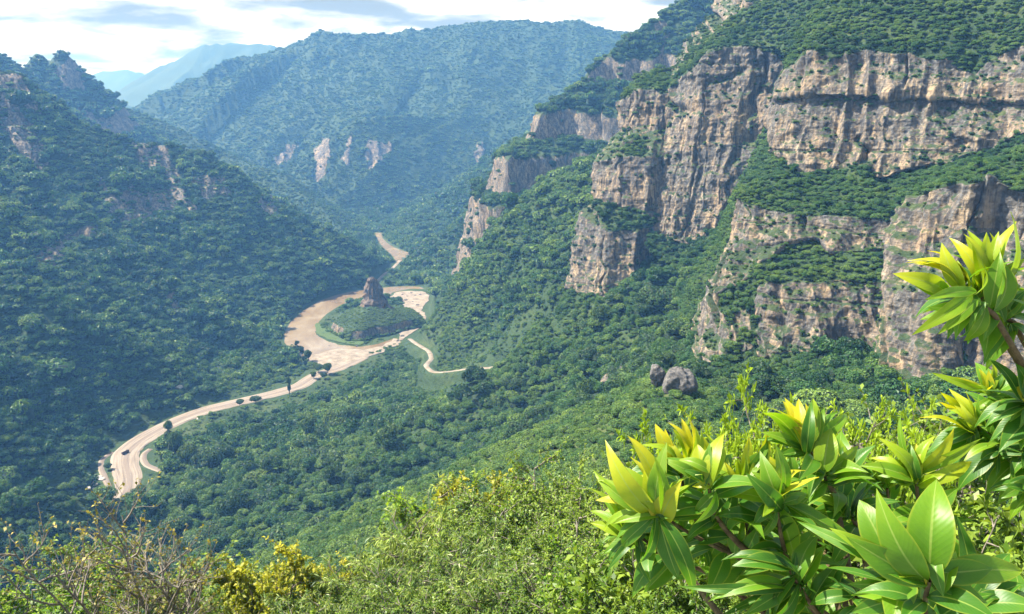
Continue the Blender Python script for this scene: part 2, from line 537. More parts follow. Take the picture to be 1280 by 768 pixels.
# finer rings between 250 m and 2600 m, where most of the picture lies
wgt = np.interp(np.log(rr), [math.log(1.5), math.log(12), math.log(250), math.log(500), math.log(1700), math.log(3200), math.log(10500)], [.25, .5, .9, 1.5, 1.5, 1.2, .8])
cw = np.cumsum(wgt)
rr = np.interp(np.linspace(cw[0], cw[-1], n_r), cw, rr)
RA, AA = np.meshgrid(rr, az, indexing='ij')
gx, gy = RA * np.sin(AA), RA * np.cos(AA)
gz, gown = height(gx, gy)
V_land = np.stack([gx, gy, gz], -1).reshape(-1, 3)
F_land = grid_faces(n_r, n_az)
OWN_land = gown.ravel()
_k = F_land[len(F_land) // 2]
if np.cross(V_land[_k[2]] - V_land[_k[0]], V_land[_k[3]] - V_land[_k[1]])[2] < 0:
    F_land = F_land[:, ::-1]
# ------------------------------------------------------------------ the near canyon wall: cliffs and benches as lofted sheets
LOFTS = {}


def loft(name, rows, bands, n_u, seed=0, big=1.0, tag=None):
    """rows: pixel/depth polylines from the top down; bands[i] = (cells, rock) between rows i and i+1,
    rock a number or a list of (u, rock)"""
    C = [catmull(np.array([pix(*p) for p in r]), n_u) for r in rows]
    U = np.linspace(0, 1, n_u)
    P, K = [], []
    for i, (n, rk) in enumerate(bands):
        rkv = np.full(n_u, float(rk)) if isinstance(rk, (int, float)) else np.interp(U, [a for a, _ in rk], [b for _, b in rk])
        last = i == len(bands) - 1
        for j in range(n + (1 if last else 0)):
            f = j / n
            P.append(C[i] * (1 - f) + C[i + 1] * f)
            K.append(rkv)
    P = np.array(P)
    K = np.array(K)
    CP = np.concatenate([np.full(n + (1 if i == len(bands) - 1 else 0), 0.0) if not isinstance(rk, (int, float)) or rk < .9 else np.r_[np.linspace(1, -1, n), [0.0] * (1 if i == len(bands) - 1 else 0)] for i, (n, rk) in enumerate(bands)])
    CAP = np.repeat(np.clip(CP, -.5, 1)[:, None], n_u, 1)
    # soften the change between rock and green along v
    for _ in range(30):
        K[1:-1] = (K[:-2] + 2 * K[1:-1] + K[2:]) / 4
    K0 = K.copy()
    ns = vn2(P[..., 0] / 17 + P[..., 2] / 60, P[..., 1] / 17 + seed, 64) * .5 + .3 * vn2(P[..., 0] / 6, P[..., 1] / 6 + P[..., 2] / 9, 65)
    K = sstep(.33, .6, K0 + .75 * ns * np.minimum(1, 4 * K0 * (1 - K0) + .12))
    dv = np.gradient(P, axis=0)
    du = np.gradient(P, axis=1)
    nr = np.cross(du, dv)
    nr /= np.maximum(np.linalg.norm(nr, axis=2, keepdims=True), 1e-9)
    flip = (nr * (CAM - P)).sum(2, keepdims=True) < 0
    nr = np.where(flip, -nr, nr)
    hz = nr.copy()
    hz[..., 2] *= .25
    hz /= np.maximum(np.linalg.norm(hz, axis=2, keepdims=True), 1e-9)
    mid = P[len(P) // 2]
    s = np.r_[0, np.cumsum(np.linalg.norm(np.diff(mid, axis=0), axis=1))][None, :] + 0 * K
    z = P[..., 2]
    q = seed * 13.7
    sw = s + 4 * vn2(s / 30, z / 25 + q, 3) + 1.2 * vn2(s / 7, z / 9 + q, 4)
    c1 = .5 - np.abs(vn2(sw / 26 + q, z / 210 + q, 11))
    c2 = .5 - np.abs(vn2(sw / 11 + q, z / 90 + q, 12))
    c3 = .5 - np.abs(vn2(sw / 4.2 + q, z / 24 + q, 13))
    zz = z + 3.5 * vn2(s / 70 + q, z / 40, 21) + .8 * vn2(s / 9, z / 9 + q, 22)
    bed = vn2(zz / 7.5 + q, zz * 0 + .5 + q, 23)
    bed2 = vn2(zz / 2.1 + q, s / 60 + q, 24)
    ledge = np.exp(-(vn2(zz / 13 + q, zz * 0 + 2.5, 25) / .05) ** 2)
    crack = np.exp(-(vn2(sw / 15 + q, z / 150 + q, 26) / .045) ** 2) * sstep(-.2, .3, vn2(s / 40, z / 30 + q, 27))
    blk = fbm3(P / 5.5 + q, 4, 31 + seed)
    gul = np.exp(-(vn2(sw / 34 + q * 1.7 + .12 * vn2(z / 9, s / 30, 30), z / 140 + q, 28) / .06) ** 2)
    d = big * (8.0 * c1 + 3.4 * c2) + 1.5 * c3 + .8 * bed + .35 * bed2 - .8 * ledge - 3.4 * crack - 4.5 * big * gul * sstep(-.5, .3, vn2(z / 14 + q, s / 25, 29)) + 1.2 * blk
    veg = 1 - K
    P = P + hz * (d * K)[..., None]
    lump = 2.2 * fbm3(P / 24 + q, 3, 61) + .8 * fbm3(P / 7 + q, 3, 62)
    P = P + nr * (lump * veg)[..., None]
    n_v = len(P)
    V = P.reshape(-1, 3)
    F = grid_faces(n_v, n_u)
    a, b, c = V[F[:, 0]], V[F[:, 1]], V[F[:, 2]]
    fn = np.cross(b - a, c - a)
    if ((fn * (CAM - a)).sum(1) < 0).mean() > .5:
        F = F[:, ::-1]
    LOFTS[name] = dict(V=V, F=F, rock=K.ravel(), cap=CAP.ravel())


loft('hilltop', [  # green dome above the main wall
    [(842, 92, 690), (852, 66, 706), (867, 40, 720), (887, 20, 730), (900, -6, 740), (960, -50, 720), (1060, -95, 640), (1200, -140, 560), (1400, -200, 520)],
    [(838, 108, 655), (850, 84, 660), (868, 62, 668), (893, 44, 670), (915, 22, 668), (965, 0, 640), (1060, -30, 570), (1200, -60, 500), (1400, -110, 460)],
    [(836, 118, 645), (850, 100, 640), (872, 76, 632), (900, 62, 620), (930, 58, 610), (965, 62, 600), (1000, 75, 560), (1010, 90, 500), (1030, 90, 470)]],
    [(46, [(0, 1), (.22, 1), (.34, .5), (.4, 0), (1, 0)]), (60, 0)], 420, 1)
loft('main_wall', [
    [(836, 104, 652), (860, 84, 640), (887, 60, 628), (925, 52, 620), (962, 60, 612), (1000, 80, 602)],
    [(836, 112, 644), (860, 92, 630), (887, 66, 616), (925, 60, 608), (962, 66, 600), (996, 86, 592)],
    [(832, 185, 634), (860, 190, 618), (900, 182, 606), (940, 178, 598), (966, 172, 592)],
    [(813, 284, 630), (835, 298, 617), (860, 308, 607), (890, 292, 602), (915, 280, 598), (926, 262, 596)],
    [(808, 310, 600), (835, 330, 590), (860, 340, 582), (890, 330, 580), (915, 315, 580), (930, 300, 580)]],
    [(6, 0), (110, 1), (120, 1), (16, 0)], 260, 2, .8)
loft('buttress', [
    [(800, 96, 730), (800, 95, 700), (815, 90, 690), (850, 86, 690), (862, 92, 690)],
    [(790, 124, 720), (783, 122, 662), (800, 113, 655), (834, 115, 648), (862, 118, 652)],
    [(792, 160, 716), (783, 163, 660), (810, 157, 650), (834, 162, 646), (862, 166, 648)],
    [(766, 200, 712), (752, 203, 646), (790, 196, 630), (834, 199, 626), (862, 196, 640)],
    [(764, 250, 708), (749, 252, 644), (790, 260, 627), (825, 254, 625), (850, 250, 642)],
    [(748, 272, 704), (731, 272, 640), (770, 292, 618), (810, 290, 618), (835, 285, 638)],
    [(728, 366, 690), (711, 364, 632), (745, 372, 611), (790, 350, 611), (822, 304, 632)],
    [(715, 410, 660), (700, 410, 600), (745, 420, 590), (800, 400, 590), (830, 345, 600)]],
    [(22, 0), (46, 1), (40, .42), (56, 1), (34, .45), (88, 1), (20, 0)], 190, 3, .8)
loft('gully_slope', [
    [(965, 40, 640), (1000, 30, 600), (1060, 10, 520)],
    [(966, 100, 612), (990, 90, 570), (1030, 80, 470)],
    [(958, 160, 602), (985, 150, 540), (1010, 160, 460)],
    [(925, 225, 600), (950, 205, 530), (975, 215, 470), (1010, 215, 440)],
    [(900, 290, 592), (915, 258, 520), (932, 250, 440), (950, 262, 420)],
    [(850, 380, 560), (880, 345, 470), (905, 372, 415), (940, 380, 396)],
    [(840, 450, 500), (870, 455, 420), (890, 470, 380), (930, 480, 360)]],
    [(30, 0), (40, .1), (40, 0), (40, 0), (50, 0), (40, 0)], 110, 4)
loft('upper_cliff', [
    [(975, 60, 520), (985, 45, 520), (1000, 30, 530), (1040, -10, 500), (1110, -50, 480), (1200, -80, 450), (1440, -120, 400)],
    [(990, 100, 500), (984, 96, 452), (999, 80, 446), (1012, 66, 440), (1040, 73, 432), (1083, 61, 425), (1130, 70, 416), (1178, 76, 408), (1219, 93, 402), (1256, 66, 395), (1280, 55, 388), (1440, 30, 350)],
    [(988, 124, 496), (981, 120, 447), (1000, 117, 439), (1040, 118, 428), (1083, 119, 421), (1178, 121, 404), (1219, 124, 398), (1280, 125, 383), (1440, 125, 345)],
    [(988, 127, 499), (980, 124, 451), (1000, 121, 443), (1040, 122, 432), (1083, 123, 425), (1178, 125, 408), (1219, 128, 402), (1280, 129, 387), (1440, 129, 349)],
    [(984, 196, 492), (975, 196, 444), (1002, 217, 430), (1040, 213, 422), (1083, 206, 416), (1094, 222, 414), (1148, 210, 404), (1190, 200, 396), (1280, 170, 380), (1440, 140, 340)],
    [(930, 236, 424), (945, 246, 405), (1000, 262, 384), (1070, 270, 370), (1125, 277, 356), (1200, 242, 340), (1280, 215, 330), (1440, 190, 300)]],
    [(80, 0), (62, 1), (4, .7), (112, 1), (60, 0)], 560, 5)
loft('middle_cliff', [
    [(915, 236, 420), (930, 240, 404), (960, 248, 392), (1000, 256, 384), (1070, 264, 370), (1140, 272, 354)],
    [(926, 262, 416), (924, 252, 394), (960, 263, 384), (1000, 268, 377), (1070, 273, 365), (1145, 280, 350)],
    [(920, 300, 412), (918, 292, 390), (958, 304, 376), (1026, 299, 368), (1040, 312, 363), (1117, 311, 352), (1150, 312, 346)],
    [(919, 306, 411), (916, 300, 390), (956, 308, 377), (1024, 303, 370), (1040, 316, 365), (1117, 315, 354), (1150, 316, 348)],
    [(880, 384, 400), (884, 372, 374), (935, 352, 363), (1002, 354, 351), (1050, 349, 345), (1100, 357, 340), (1135, 360, 334)],
    [(868, 440, 376), (876, 448, 356), (900, 458, 347), (935, 452, 345), (985, 440, 343), (1002, 437, 340), (1050, 446, 335), (1100, 443, 330), (1135, 446, 324)],
    [(850, 490, 330), (870, 500, 318), (935, 500, 310), (1000, 500, 305), (1050, 500, 300), (1100, 505, 295), (1135, 505, 290)]],
    [(20, 0), (40, 1), (4, .9), (60, [(0, 1), (.36, 1), (.47, .4), (.55, 0), (1, .1)]), (90, [(0, 1), (.28, .95), (.34, .4), (.44, .3), (.5, 1), (.9, 1), (1, .8)]), (34, 0)], 420, 6, .75)
loft('near_cliff', [
    [(1142, 258, 356), (1160, 236, 346), (1200, 214, 336), (1280, 184, 322), (1460, 140, 300)],
    [(1150, 262, 332), (1139, 256, 303), (1164, 240, 292), (1205, 230, 284), (1239, 224, 279), (1280, 244, 270), (1460, 250, 236)],
    [(1134, 310, 330), (1116, 310, 298), (1130, 318, 289), (1160, 310, 284), (1200, 286, 285), (1240, 286, 283), (1280, 300, 270), (1460, 310, 234)],
    [(1128, 360, 322), (1111, 352, 292), (1130, 358, 283), (1160, 362, 275), (1210, 362, 272), (1280, 366, 262), (1460, 370, 230)],
    [(1120, 450, 310), (1101, 430, 286), (1112, 466, 278), (1126, 482, 273), (1150, 486, 268), (1180, 476, 267), (1196, 470, 275), (1212, 478, 266), (1280, 480, 257), (1460, 490, 226)],
    [(1110, 500, 290), (1095, 500, 270), (1112, 515, 262), (1150, 520, 256), (1190, 518, 255), (1280, 520, 248), (1460, 530, 220)]],
    [(36, 0), (70, 1), (56, 1), (110, 1), (16, 0)], 330, 7, .9)
# ------------------------------------------------------------------ materials
def new_mat(name):
    m = bpy.data.materials.new(name)
    m.use_nodes = True
    t = m.node_tree
    b = t.nodes['Principled BSDF']
    b.inputs['Roughness'].default_value = .85
    b.inputs['Specular IOR Level'].default_value = .25
    return m, t, b


def attr(t, name, kind='GEOMETRY'):
    n = t.nodes.new('ShaderNodeAttribute')
    n.attribute_name = name
    n.attribute_type = kind
    return n.outputs['Fac']


def bump(t, h, strength, dist, prev=None):
    n = N(t, 'ShaderNodeBump', i_Strength=strength, i_Distance=dist)
    t.links.new(h, n.inputs['Height'])
    if prev is not None:
        t.links.new(prev, n.inputs['Normal'])
    return n.outputs[0]


def rock_nodes(t, pos, k=1.0):
    """colour and height of banded sandstone; k scales the grain"""
    grain = noise(t, pos, .55 * k, 8, .65)
    big = noise(t, vmul(t, pos, (1, 1, .35)), .045 * k, 4, .55, .6)
    streak = noise(t, vmul(t, pos, (1, 1, .10)), .20 * k, 5, .6, .3)
    streak2 = noise(t, vmul(t, pos, (1, 1, .05)), .75 * k, 3, .6)
    band = noise(t, vmul(t, pos, (.06, .06, 1)), .32 * k, 4, .7, .2)
    base = ramp(t, big, [(.28, (.19, .14, .092)), (.42, (.31, .22, .130)), (.55, (.36, .27, .165)), (.68, (.29, .24, .18)), (.8, (.35, .215, .10))])
    base = mix(t, ramp(t, band, [(.36, .55), (.5, 0.0)]), base, (.22, .165, .125))
    grey = math_node(t, 'ADD', math_node(t, 'MULTIPLY', streak, .62), math_node(t, 'MULTIPLY', streak2, .38))
    # lichen greys the upper part of each cliff
    grey = math_node(t, 'ADD', grey, math_node(t, 'MULTIPLY', attr(t, 'lichen'), .075))
    grey = ramp(t, grey, [(.40, 0), (.485, .6), (.57, .96)])
    stain = ramp(t, grain, [(.3, (.032, .034, .036)), (.52, (.088, .088, .086)), (.72, (.20, .195, .18))])
    c = mix(t, grey, base, stain)
    run = noise(t, vmul(t, pos, (1, 1, .03)), .42 * k, 3, .65, .2)
    c = mix(t, ramp(t, run, [(.51, 0), (.62, .85)]), c, (.04, .04, .042))
    c = mix(t, ramp(t, grain, [(.35, .6), (.5, 0)]), c, (.07, .058, .045))
    c = mix(t, ramp(t, grain, [(.6, 0), (.75, .4)]), c, (.40, .33, .25))
    return c, grain, band, streak2


def green_nodes(t, pos, k=1.0):
    a = noise(t, pos, .03 * k, 4, .6)
    b = noise(t, pos, .35 * k, 5, .65)
    c = ramp(t, a, [(.3, (.016, .038, .012)), (.5, (.030, .060, .016)), (.68, (.060, .085, .024))])
    c = mix(t, ramp(t, b, [(.38, .75), (.56, 0)]), c, (.018, .038, .014))
    return c, b


def land_material(name, k=1.0, grass=None, flat0=.55):
    m, t, b = new_mat(name)
    geo = t.nodes.new('ShaderNodeNewGeometry')
    pos = geo.outputs['Position']
    rc, grain, band, st = rock_nodes(t, pos, k)
    gc, gb = green_nodes(t, pos, k)
    if grass:
        g = noise(t, pos, .9 * k, 6, .7)
        gc = mix(t, .8, gc, ramp(t, g, [(.3, tuple(x * .55 for x in grass)), (.6, grass), (.8, tuple(x * 1.4 for x in grass))]))
    rk = attr(t, 'rock')
    rk = ramp(t, math_node(t, 'ADD', rk, math_node(t, 'MULTIPLY', math_node(t, 'SUBTRACT', gb, .5), .5)), [(.4, 0), (.55, 1)])
    # green takes hold on the flat tops of ledges
    sep = t.nodes.new('ShaderNodeSeparateXYZ')
    t.links.new(geo.outputs['Normal'], sep.inputs[0])
    flat = ramp(t, math_node(t, 'ADD', sep.outputs[2], math_node(t, 'MULTIPLY', math_node(t, 'SUBTRACT', gb, .5), .7)), [(flat0, 0), (flat0 + .17, 1)])
    rk = math_node(t, 'MULTIPLY', rk, math_node(t, 'SUBTRACT', 1.0, math_node(t, 'MULTIPLY', flat, .9)))
    t.links.new(mix(t, rk, gc, rc), b.inputs['Base Color'])
    hgt = math_node(t, 'ADD', math_node(t, 'MULTIPLY', grain, .8), math_node(t, 'MULTIPLY', band, .8))
    hgt = math_node(t, 'ADD', hgt, math_node(t, 'MULTIPLY', st, .35))
    t.links.new(bump(t, hgt, .9, 1.3 / k), b.inputs['Normal'])
    return m


M_WALL = land_material('sandstone_wall', 1.0)
M_LAND = land_material('green_slope', .7, flat0=.86)
M_FAR = land_material('far_slope', .3, flat0=.9, grass=(.024, .055, .016))
M_NEAR = land_material('near_slope', 2.5, grass=(.085, .11, .03))
M_FLOOR = land_material('valley_floor', 1.0, grass=(.075, .125, .035))


def sand_material():
    m, t, b = new_mat('pale_dirt')
    pos = t.nodes.new('ShaderNodeNewGeometry').outputs['Position']
    a = noise(t, pos, .12, 6, .65)
    g = noise(t, pos, .7, 4, .7)
    c = ramp(t, a, [(.3, (.11, .09, .068)), (.5, (.22, .185, .145)), (.7, (.32, .28, .23))])
    c = mix(t, ramp(t, g, [(.3, .6), (.5, 0)]), c, (.22, .175, .13))
    t.links.new(c, b.inputs['Base Color'])
    t.links.new(bump(t, g, .6, .5), b.inputs['Normal'])
    return m


def road_material():
    m, t, b = new_mat('rutted_dirt')
    pos = t.nodes.new('ShaderNodeNewGeometry').outputs['Position']
    ac = attr(t, 'across')
    al = attr(t, 'along')
    comb = t.nodes.new('ShaderNodeCombineXYZ')
    t.links.new(math_node(t, 'MULTIPLY', ac, 1.0), comb.inputs[0])
    t.links.new(math_node(t, 'MULTIPLY', al, .035), comb.inputs[1])
    rut = noise(t, comb.outputs[0], .55, 5, .7, .3)
    g = noise(t, pos, .5, 5, .7)
    c = ramp(t, rut, [(.30, (.085, .07, .056)), (.40, (.14, .115, .094)), (.48, (.21, .175, .14)), (.60, (.28, .238, .195)), (.75, (.18, .148, .12))])
    c = mix(t, ramp(t, g, [(.32, .55), (.5, 0)]), c, (.23, .18, .14))
    # the worn stony strip between the wheel tracks
    strip = math_node(t, 'ADD', math_node(t, 'ABSOLUTE', math_node(t, 'SUBTRACT', ac, .8)), math_node(t, 'MULTIPLY', g, 3.5))
    c = mix(t, ramp(t, math_node(t, 'DIVIDE', strip, 8.0), [(.40, .7), (.55, 0)]), c, (.15, .12, .10))
    t.links.new(c, b.inputs['Base Color'])
    t.links.new(bump(t, rut, .7, .5), b.inputs['Normal'])
    return m


def water_material():
    m, t, b = new_mat('muddy_water')
    pos = t.nodes.new('ShaderNodeNewGeometry').outputs['Position']
    a = noise(t, vmul(t, pos, (1, .5, 1)), .03, 4, .6, .5)
    c = ramp(t, a, [(.32, (.15, .105, .058)), (.5, (.20, .148, .088)), (.68, (.27, .22, .15))])
    t.links.new(c, b.inputs['Base Color'])
    b.inputs['Roughness'].default_value = .22
    b.inputs['Specular IOR Level'].default_value = .5
    t.links.new(bump(t, noise(t, pos, .8, 3, .6), .12, .2), b.inputs['Normal'])
    return m


M_SAND, M_ROAD, M_WATER = sand_material(), road_material(), water_material()


def leaf_material(name, dark, mid, light, trans=.25, tint=True, rough=.5, spec=.3, own=0):
    """leaf colour from the leaf's own 'shade' value and the tree's own 'tint' value"""
    m, t, b = new_mat(name)
    s = attr(t, 'shade')
    if tint:
        ti = attr(t, 'tint', 'INSTANCER')
        s = math_node(t, 'ADD', math_node(t, 'MULTIPLY', s, .55), math_node(t, 'MULTIPLY', ti, .55))
    if own:
        oi = t.nodes.new('ShaderNodeObjectInfo')
        s = math_node(t, 'ADD', s, math_node(t, 'MULTIPLY', math_node(t, 'SUBTRACT', oi.outputs['Random'], .5), own))
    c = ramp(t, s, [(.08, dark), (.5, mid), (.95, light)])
    t.links.new(c, b.inputs['Base Color'])
    b.inputs['Roughness'].default_value = rough
    b.inputs['Specular IOR Level'].default_value = spec
    tr = t.nodes.new('ShaderNodeBsdfTranslucent')
    t.links.new(mix(t, 1.0, c, (1.25, 1.25, .55), 'MULTIPLY'), tr.inputs[0])
    ms = N(t, 'ShaderNodeMixShader')
    ms.inputs[0].default_value = trans
    t.links.new(b.outputs[0], ms.inputs[1])
    t.links.new(tr.outputs[0], ms.inputs[2])
    t.links.new(ms.outputs[0], t.nodes['Material Output'].inputs[0])
    return m


M_LEAF = leaf_material('forest_leaves', (.009, .040, .015), (.046, .130, .024), (.190, .285, .046), .18)
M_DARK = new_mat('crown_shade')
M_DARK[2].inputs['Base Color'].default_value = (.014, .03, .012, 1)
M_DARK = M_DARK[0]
M_BARK, _t, _b = new_mat('bark')
_p = _t.nodes.new('ShaderNodeNewGeometry').outputs['Position']
_t.links.new(ramp(_t, noise(_t, vmul(_t, _p, (1, 1, .3)), 9, 4, .7), [(.3, (.06, .045, .032)), (.7, (.17, .135, .10))]), _b.inputs['Base Color'])


# ------------------------------------------------------------------ put the land and the wall in the scene
def face_normals(V, F):
    a, b, c, d = (V[F[:, i]] for i in range(4))
    n = np.cross(c - a, d - b)
    return n


def vert_normal_z(V, F):
    n = face_normals(V, F)
    acc = np.zeros((len(V), 3))
    for i in range(4):
        np.add.at(acc, F[:, i], n)
    return acc[:, 2] / np.maximum(np.linalg.norm(acc, axis=1), 1e-9)


nz = vert_normal_z(V_land, F_land)
rk_land = sstep(.70, .55, nz)
rk_land = np.where(np.isin(OWN_land, (0, T_NEAR, T_LEFT, T_BIG, T_BEHIND, T_RIGHT)), 0, rk_land)
rk_land = np.where(OWN_land == T_PEAK, sstep(.66, .52, nz + .25 * vn2(V_land[:, 0] / 45, V_land[:, 2] / 60, 3)), rk_land)
tz = V_land[:, 2]
pn = fbm3(V_land / 26, 3, 120)
rk_land = np.where(OWN_land == CLIFF_M, sstep(.64, .52, nz + .10 * pn), rk_land)

# rock outcrops on the hillsides: photo outlines, laid on the land they show
OUTCROPS = [  # polygon in photo pixels, push out (m)
    [(171, 188), (184, 184), (200, 186), (212, 200), (222, 222), (238, 250), (226, 248), (212, 226), (196, 212), (180, 204)],
    [(132, 226), (142, 236), (152, 250), (166, 228), (174, 246), (184, 240), (200, 238), (212, 244), (208, 258), (192, 262), (176, 268), (156, 270), (142, 258)],
    [(244, 226), (258, 222), (275, 224), (272, 234), (248, 236)], [(250, 240), (280, 237), (284, 243), (252, 247)],
    [(326, 250), (336, 243), (344, 256), (340, 265), (330, 262)],
    [(47, 320), (58, 312), (70, 301), (78, 314), (72, 324), (56, 332)], [(78, 294), (96, 290), (116, 281), (120, 292), (102, 296), (84, 299)],
    [(0, 130), (14, 132), (30, 150), (46, 172), (54, 196), (44, 200), (30, 190), (16, 172), (4, 160)], [(2, 84), (20, 96), (36, 116), (44, 132), (34, 134), (18, 116), (2, 108)],
    [(210, 372), (216, 366), (222, 384), (216, 386)],
    [(392, 190), (404, 178), (412, 172), (412, 196), (404, 222), (394, 226)], [(455, 186), (462, 174), (475, 176), (490, 180), (488, 192), (470, 204), (458, 212)],
    [(344, 196), (360, 182), (374, 184), (362, 202), (346, 206)], [(590, 190), (600, 178), (606, 196), (598, 206)], [(430, 176), (440, 164), (436, 200), (428, 210)],
]
d_ = V_land - CAM
tt = d_[:, 1] * ca - d_[:, 2] * sa
LPX = 640 + 1000 * d_[:, 0] / np.maximum(tt, .1)
LPY = 384 - 1000 * (d_[:, 1] * sa + d_[:, 2] * ca) / np.maximum(tt, .1)
out_m = np.zeros(len(V_land))
nx = 5 * fbm2(LPX / 9, LPY / 9, 3, 140)
for pg in OUTCROPS:
    far = (OWN_land == T_BIG) if pg[0][0] > 340 and pg[0][1] < 215 else (OWN_land == T_LEFT)
    if pg[0][0] < 340:
        mx, my = sum(p[0] for p in pg) / len(pg), sum(p[1] for p in pg) / len(pg)
        pg = [(mx + (p[0] - mx) * 1.3, my + (p[1] - my) * 1.45) for p in pg]
    xs = [p[0] for p in pg]
    ys = [p[1] for p in pg]
    k = far & (LPX > min(xs) - 8) & (LPX < max(xs) + 8) & (LPY > min(ys) - 8) & (LPY < max(ys) + 8)
    if k.any():
        out_m[k] = np.maximum(out_m[k], in_poly(LPX[k] + nx[k] * .6, LPY[k] + nx[k] * .6, pg).astype(float))
rk_land = np.maximum(rk_land, out_m)
_c = .5 - np.abs(vn2(LPX / 7, LPY / 40, 151))
_b = vn2(LPY / 5, LPX / 60, 152)
_w = np.interp(np.hypot(V_land[:, 0], V_land[:, 1]), [600, 1300, 2500], [3, 6, 14]) * out_m
V_land[:, 0] += _w * (.8 * _c + .5 * _b)
V_land[:, 2] += _w * (.3 * _c + .35 * _b)

_k = OWN_land == CLIFF_M
_s = V_land[:, 0] * .8 - V_land[:, 1] * .6
_c = .5 - np.abs(vn2(_s / 17 + 2 * vn2(_s / 40, tz / 30, 160), tz / 150, 161))
_c2 = .5 - np.abs(vn2(_s / 6.5, tz / 60, 162))
_b = vn2(tz / 6 + vn2(_s / 60, tz / 40, 163), _s / 300, 164)
_w = _k * rk_land
V_land[:, 0] -= _w * (7 * _c + 3 * _c2 + 2.0 * _b)
V_land[:, 1] -= _w * (5 * _c + 2 * _c2 + 1.5 * _b)

# grassy clearings and thin scrub on the valley slope (trees keep off)
CLEAR = [(165, 640, 560, 34), (100, 610, 500, 30), (262, 478, 0, 22), (640, 432, 745, 48), (690, 416, 700, 34), (600, 446, 790, 34), (655, 445, 715, 30), (235, 552, 0, 22), (170, 600, 0, 20), (125, 598, 0, 24), (60, 640, 0, 26), (88, 650, 0, 30), (360, 390, 0, 16)]
LAND_OBJ = {}
land_names = {0: ('valley_slope', M_LAND), 1: ('near_hillside', M_NEAR), 2: ('green_mountain', M_LAND), 3: ('rocky_peak', M_LAND), 4: ('far_mountain', M_FAR), 5: ('distant_mountain', M_FAR), 6: ('horizon_mountain', M_FAR), 7: ('river_spur', M_FAR), 8: ('back_ridge', M_FAR), 9: ('cliff_mountain', M_WALL)}
fo = OWN_land[F_land[:, 0]]
for o_, (nm, mt) in land_names.items():
    f = F_land[fo == o_]
    if not len(f):
        continue
    used = np.unique(f)
    remap = np.zeros(len(V_land), np.int64)
    remap[used] = np.arange(len(used))
    me = mesh_from(nm, V_land[used], remap[f], mt, {'rock': rk_land[used]})
    LAND_OBJ[o_] = link(nm, me, kind='structure')
for nm, L in LOFTS.items():
    link(nm, mesh_from(nm, L['V'], L['F'], M_WALL, {'rock': L['rock'], 'lichen': L['cap']}), kind='structure')


# ------------------------------------------------------------------ river, road, tracks and path
def ribbon(name, P, w, mat, lift, rows=9, crown=0.0, drape=False):
    P = catmull(np.asarray(P), len(P) * 3)
    w = np.interp(np.linspace(0, 1, len(P)), np.linspace(0, 1, np.size(w)), np.atleast_1d(w)) if np.size(w) > 1 else np.full(len(P), float(w))
    T = np.gradient(P[:, :2], axis=0)
    T /= np.linalg.norm(T, axis=1)[:, None]
    nn = np.c_[-T[:, 1], T[:, 0]]
    al = np.r_[0, np.cumsum(np.linalg.norm(np.diff(P[:, :2], axis=0), axis=1))]
    V, A, B = [], [], []
    for s in np.linspace(-1, 1, rows):
        wob = 1 + (.16 * fbm2(al / 12, al * 0 + s, 2, 5) if abs(s) == 1 else 0)
        q = P[:, :2] + nn * (s * w * wob)[:, None]
        z = h1(q[:, 0], q[:, 1]) if drape else P[:, 2] * 0 + .2
        z = z + lift - (1.6 if abs(s) == 1 else 0) + .12 * vn2(np.full(len(P), s * 4.0), al / 25, 9)
        V.append(np.c_[q, z])
        A.append(s * w)
        B.append(al)
    V = np.stack(V, 1).reshape(-1, 3)
    me = mesh_from(name, V, grid_faces(len(P), rows), mat, {'across': np.stack(A, 1).ravel(), 'along': np.stack(B, 1).ravel()})
    return link(name, me, kind='structure')


ribbon('road', ROAD_S, ROAD_W, M_ROAD, .5, 13)
ribbon('track', TRACK, 3.6, M_ROAD, .45, 5)
ribbon('lower_track', catmull(np.array([ground(*p) for p in [(74, 657), (84, 651), (93, 645), (101, 640)]]), 20), 5.5, M_SAND, .9, 5, drape=True)
ribbon('loop_track', LOOP, 4.2, M_ROAD, .45, 5)
ribbon('stream_bed', STREAM_S, 5.0, M_SAND, .3, 5)
ribbon('path', PATH_S, 3.8, M_SAND, .7, 5, drape=True)


def flat_sheet(name, P, z, mat, n=6, seed=0, wob=2.5):
    P = catmull(np.c_[np.vstack([P, P[:1]]), np.zeros(len(P) + 1)], len(P) * n)[:-1]
    P[:, :2] += wob * np.c_[fbm2(P[:, 0] / 9, P[:, 1] / 9, 2, seed), fbm2(P[:, 0] / 9 + 50, P[:, 1] / 9, 2, seed)]
    bm = bmesh.new()
    vs = [bm.verts.new((p[0], p[1], z)) for p in P]
    f = bm.faces.new(vs)
    if f.normal.z < 0:
        f.normal_flip()
    bmesh.ops.triangulate(bm, faces=bm.faces[:])
    bm.normal_update()
    for f in bm.faces:
        if f.normal.z < 0:
            f.normal_flip()
    me = bpy.data.meshes.new(name)
    bm.to_mesh(me)
    bm.free()
    me.materials.append(mat)
    return link(name, me, kind='structure')


flat_sheet('river', RIVER, -.3, M_WATER)
flat_sheet('upper_river', UPRIVER, -.3, M_WATER)


def gp(*pts):
    return np.array([ground(*p)[:2] for p in pts])


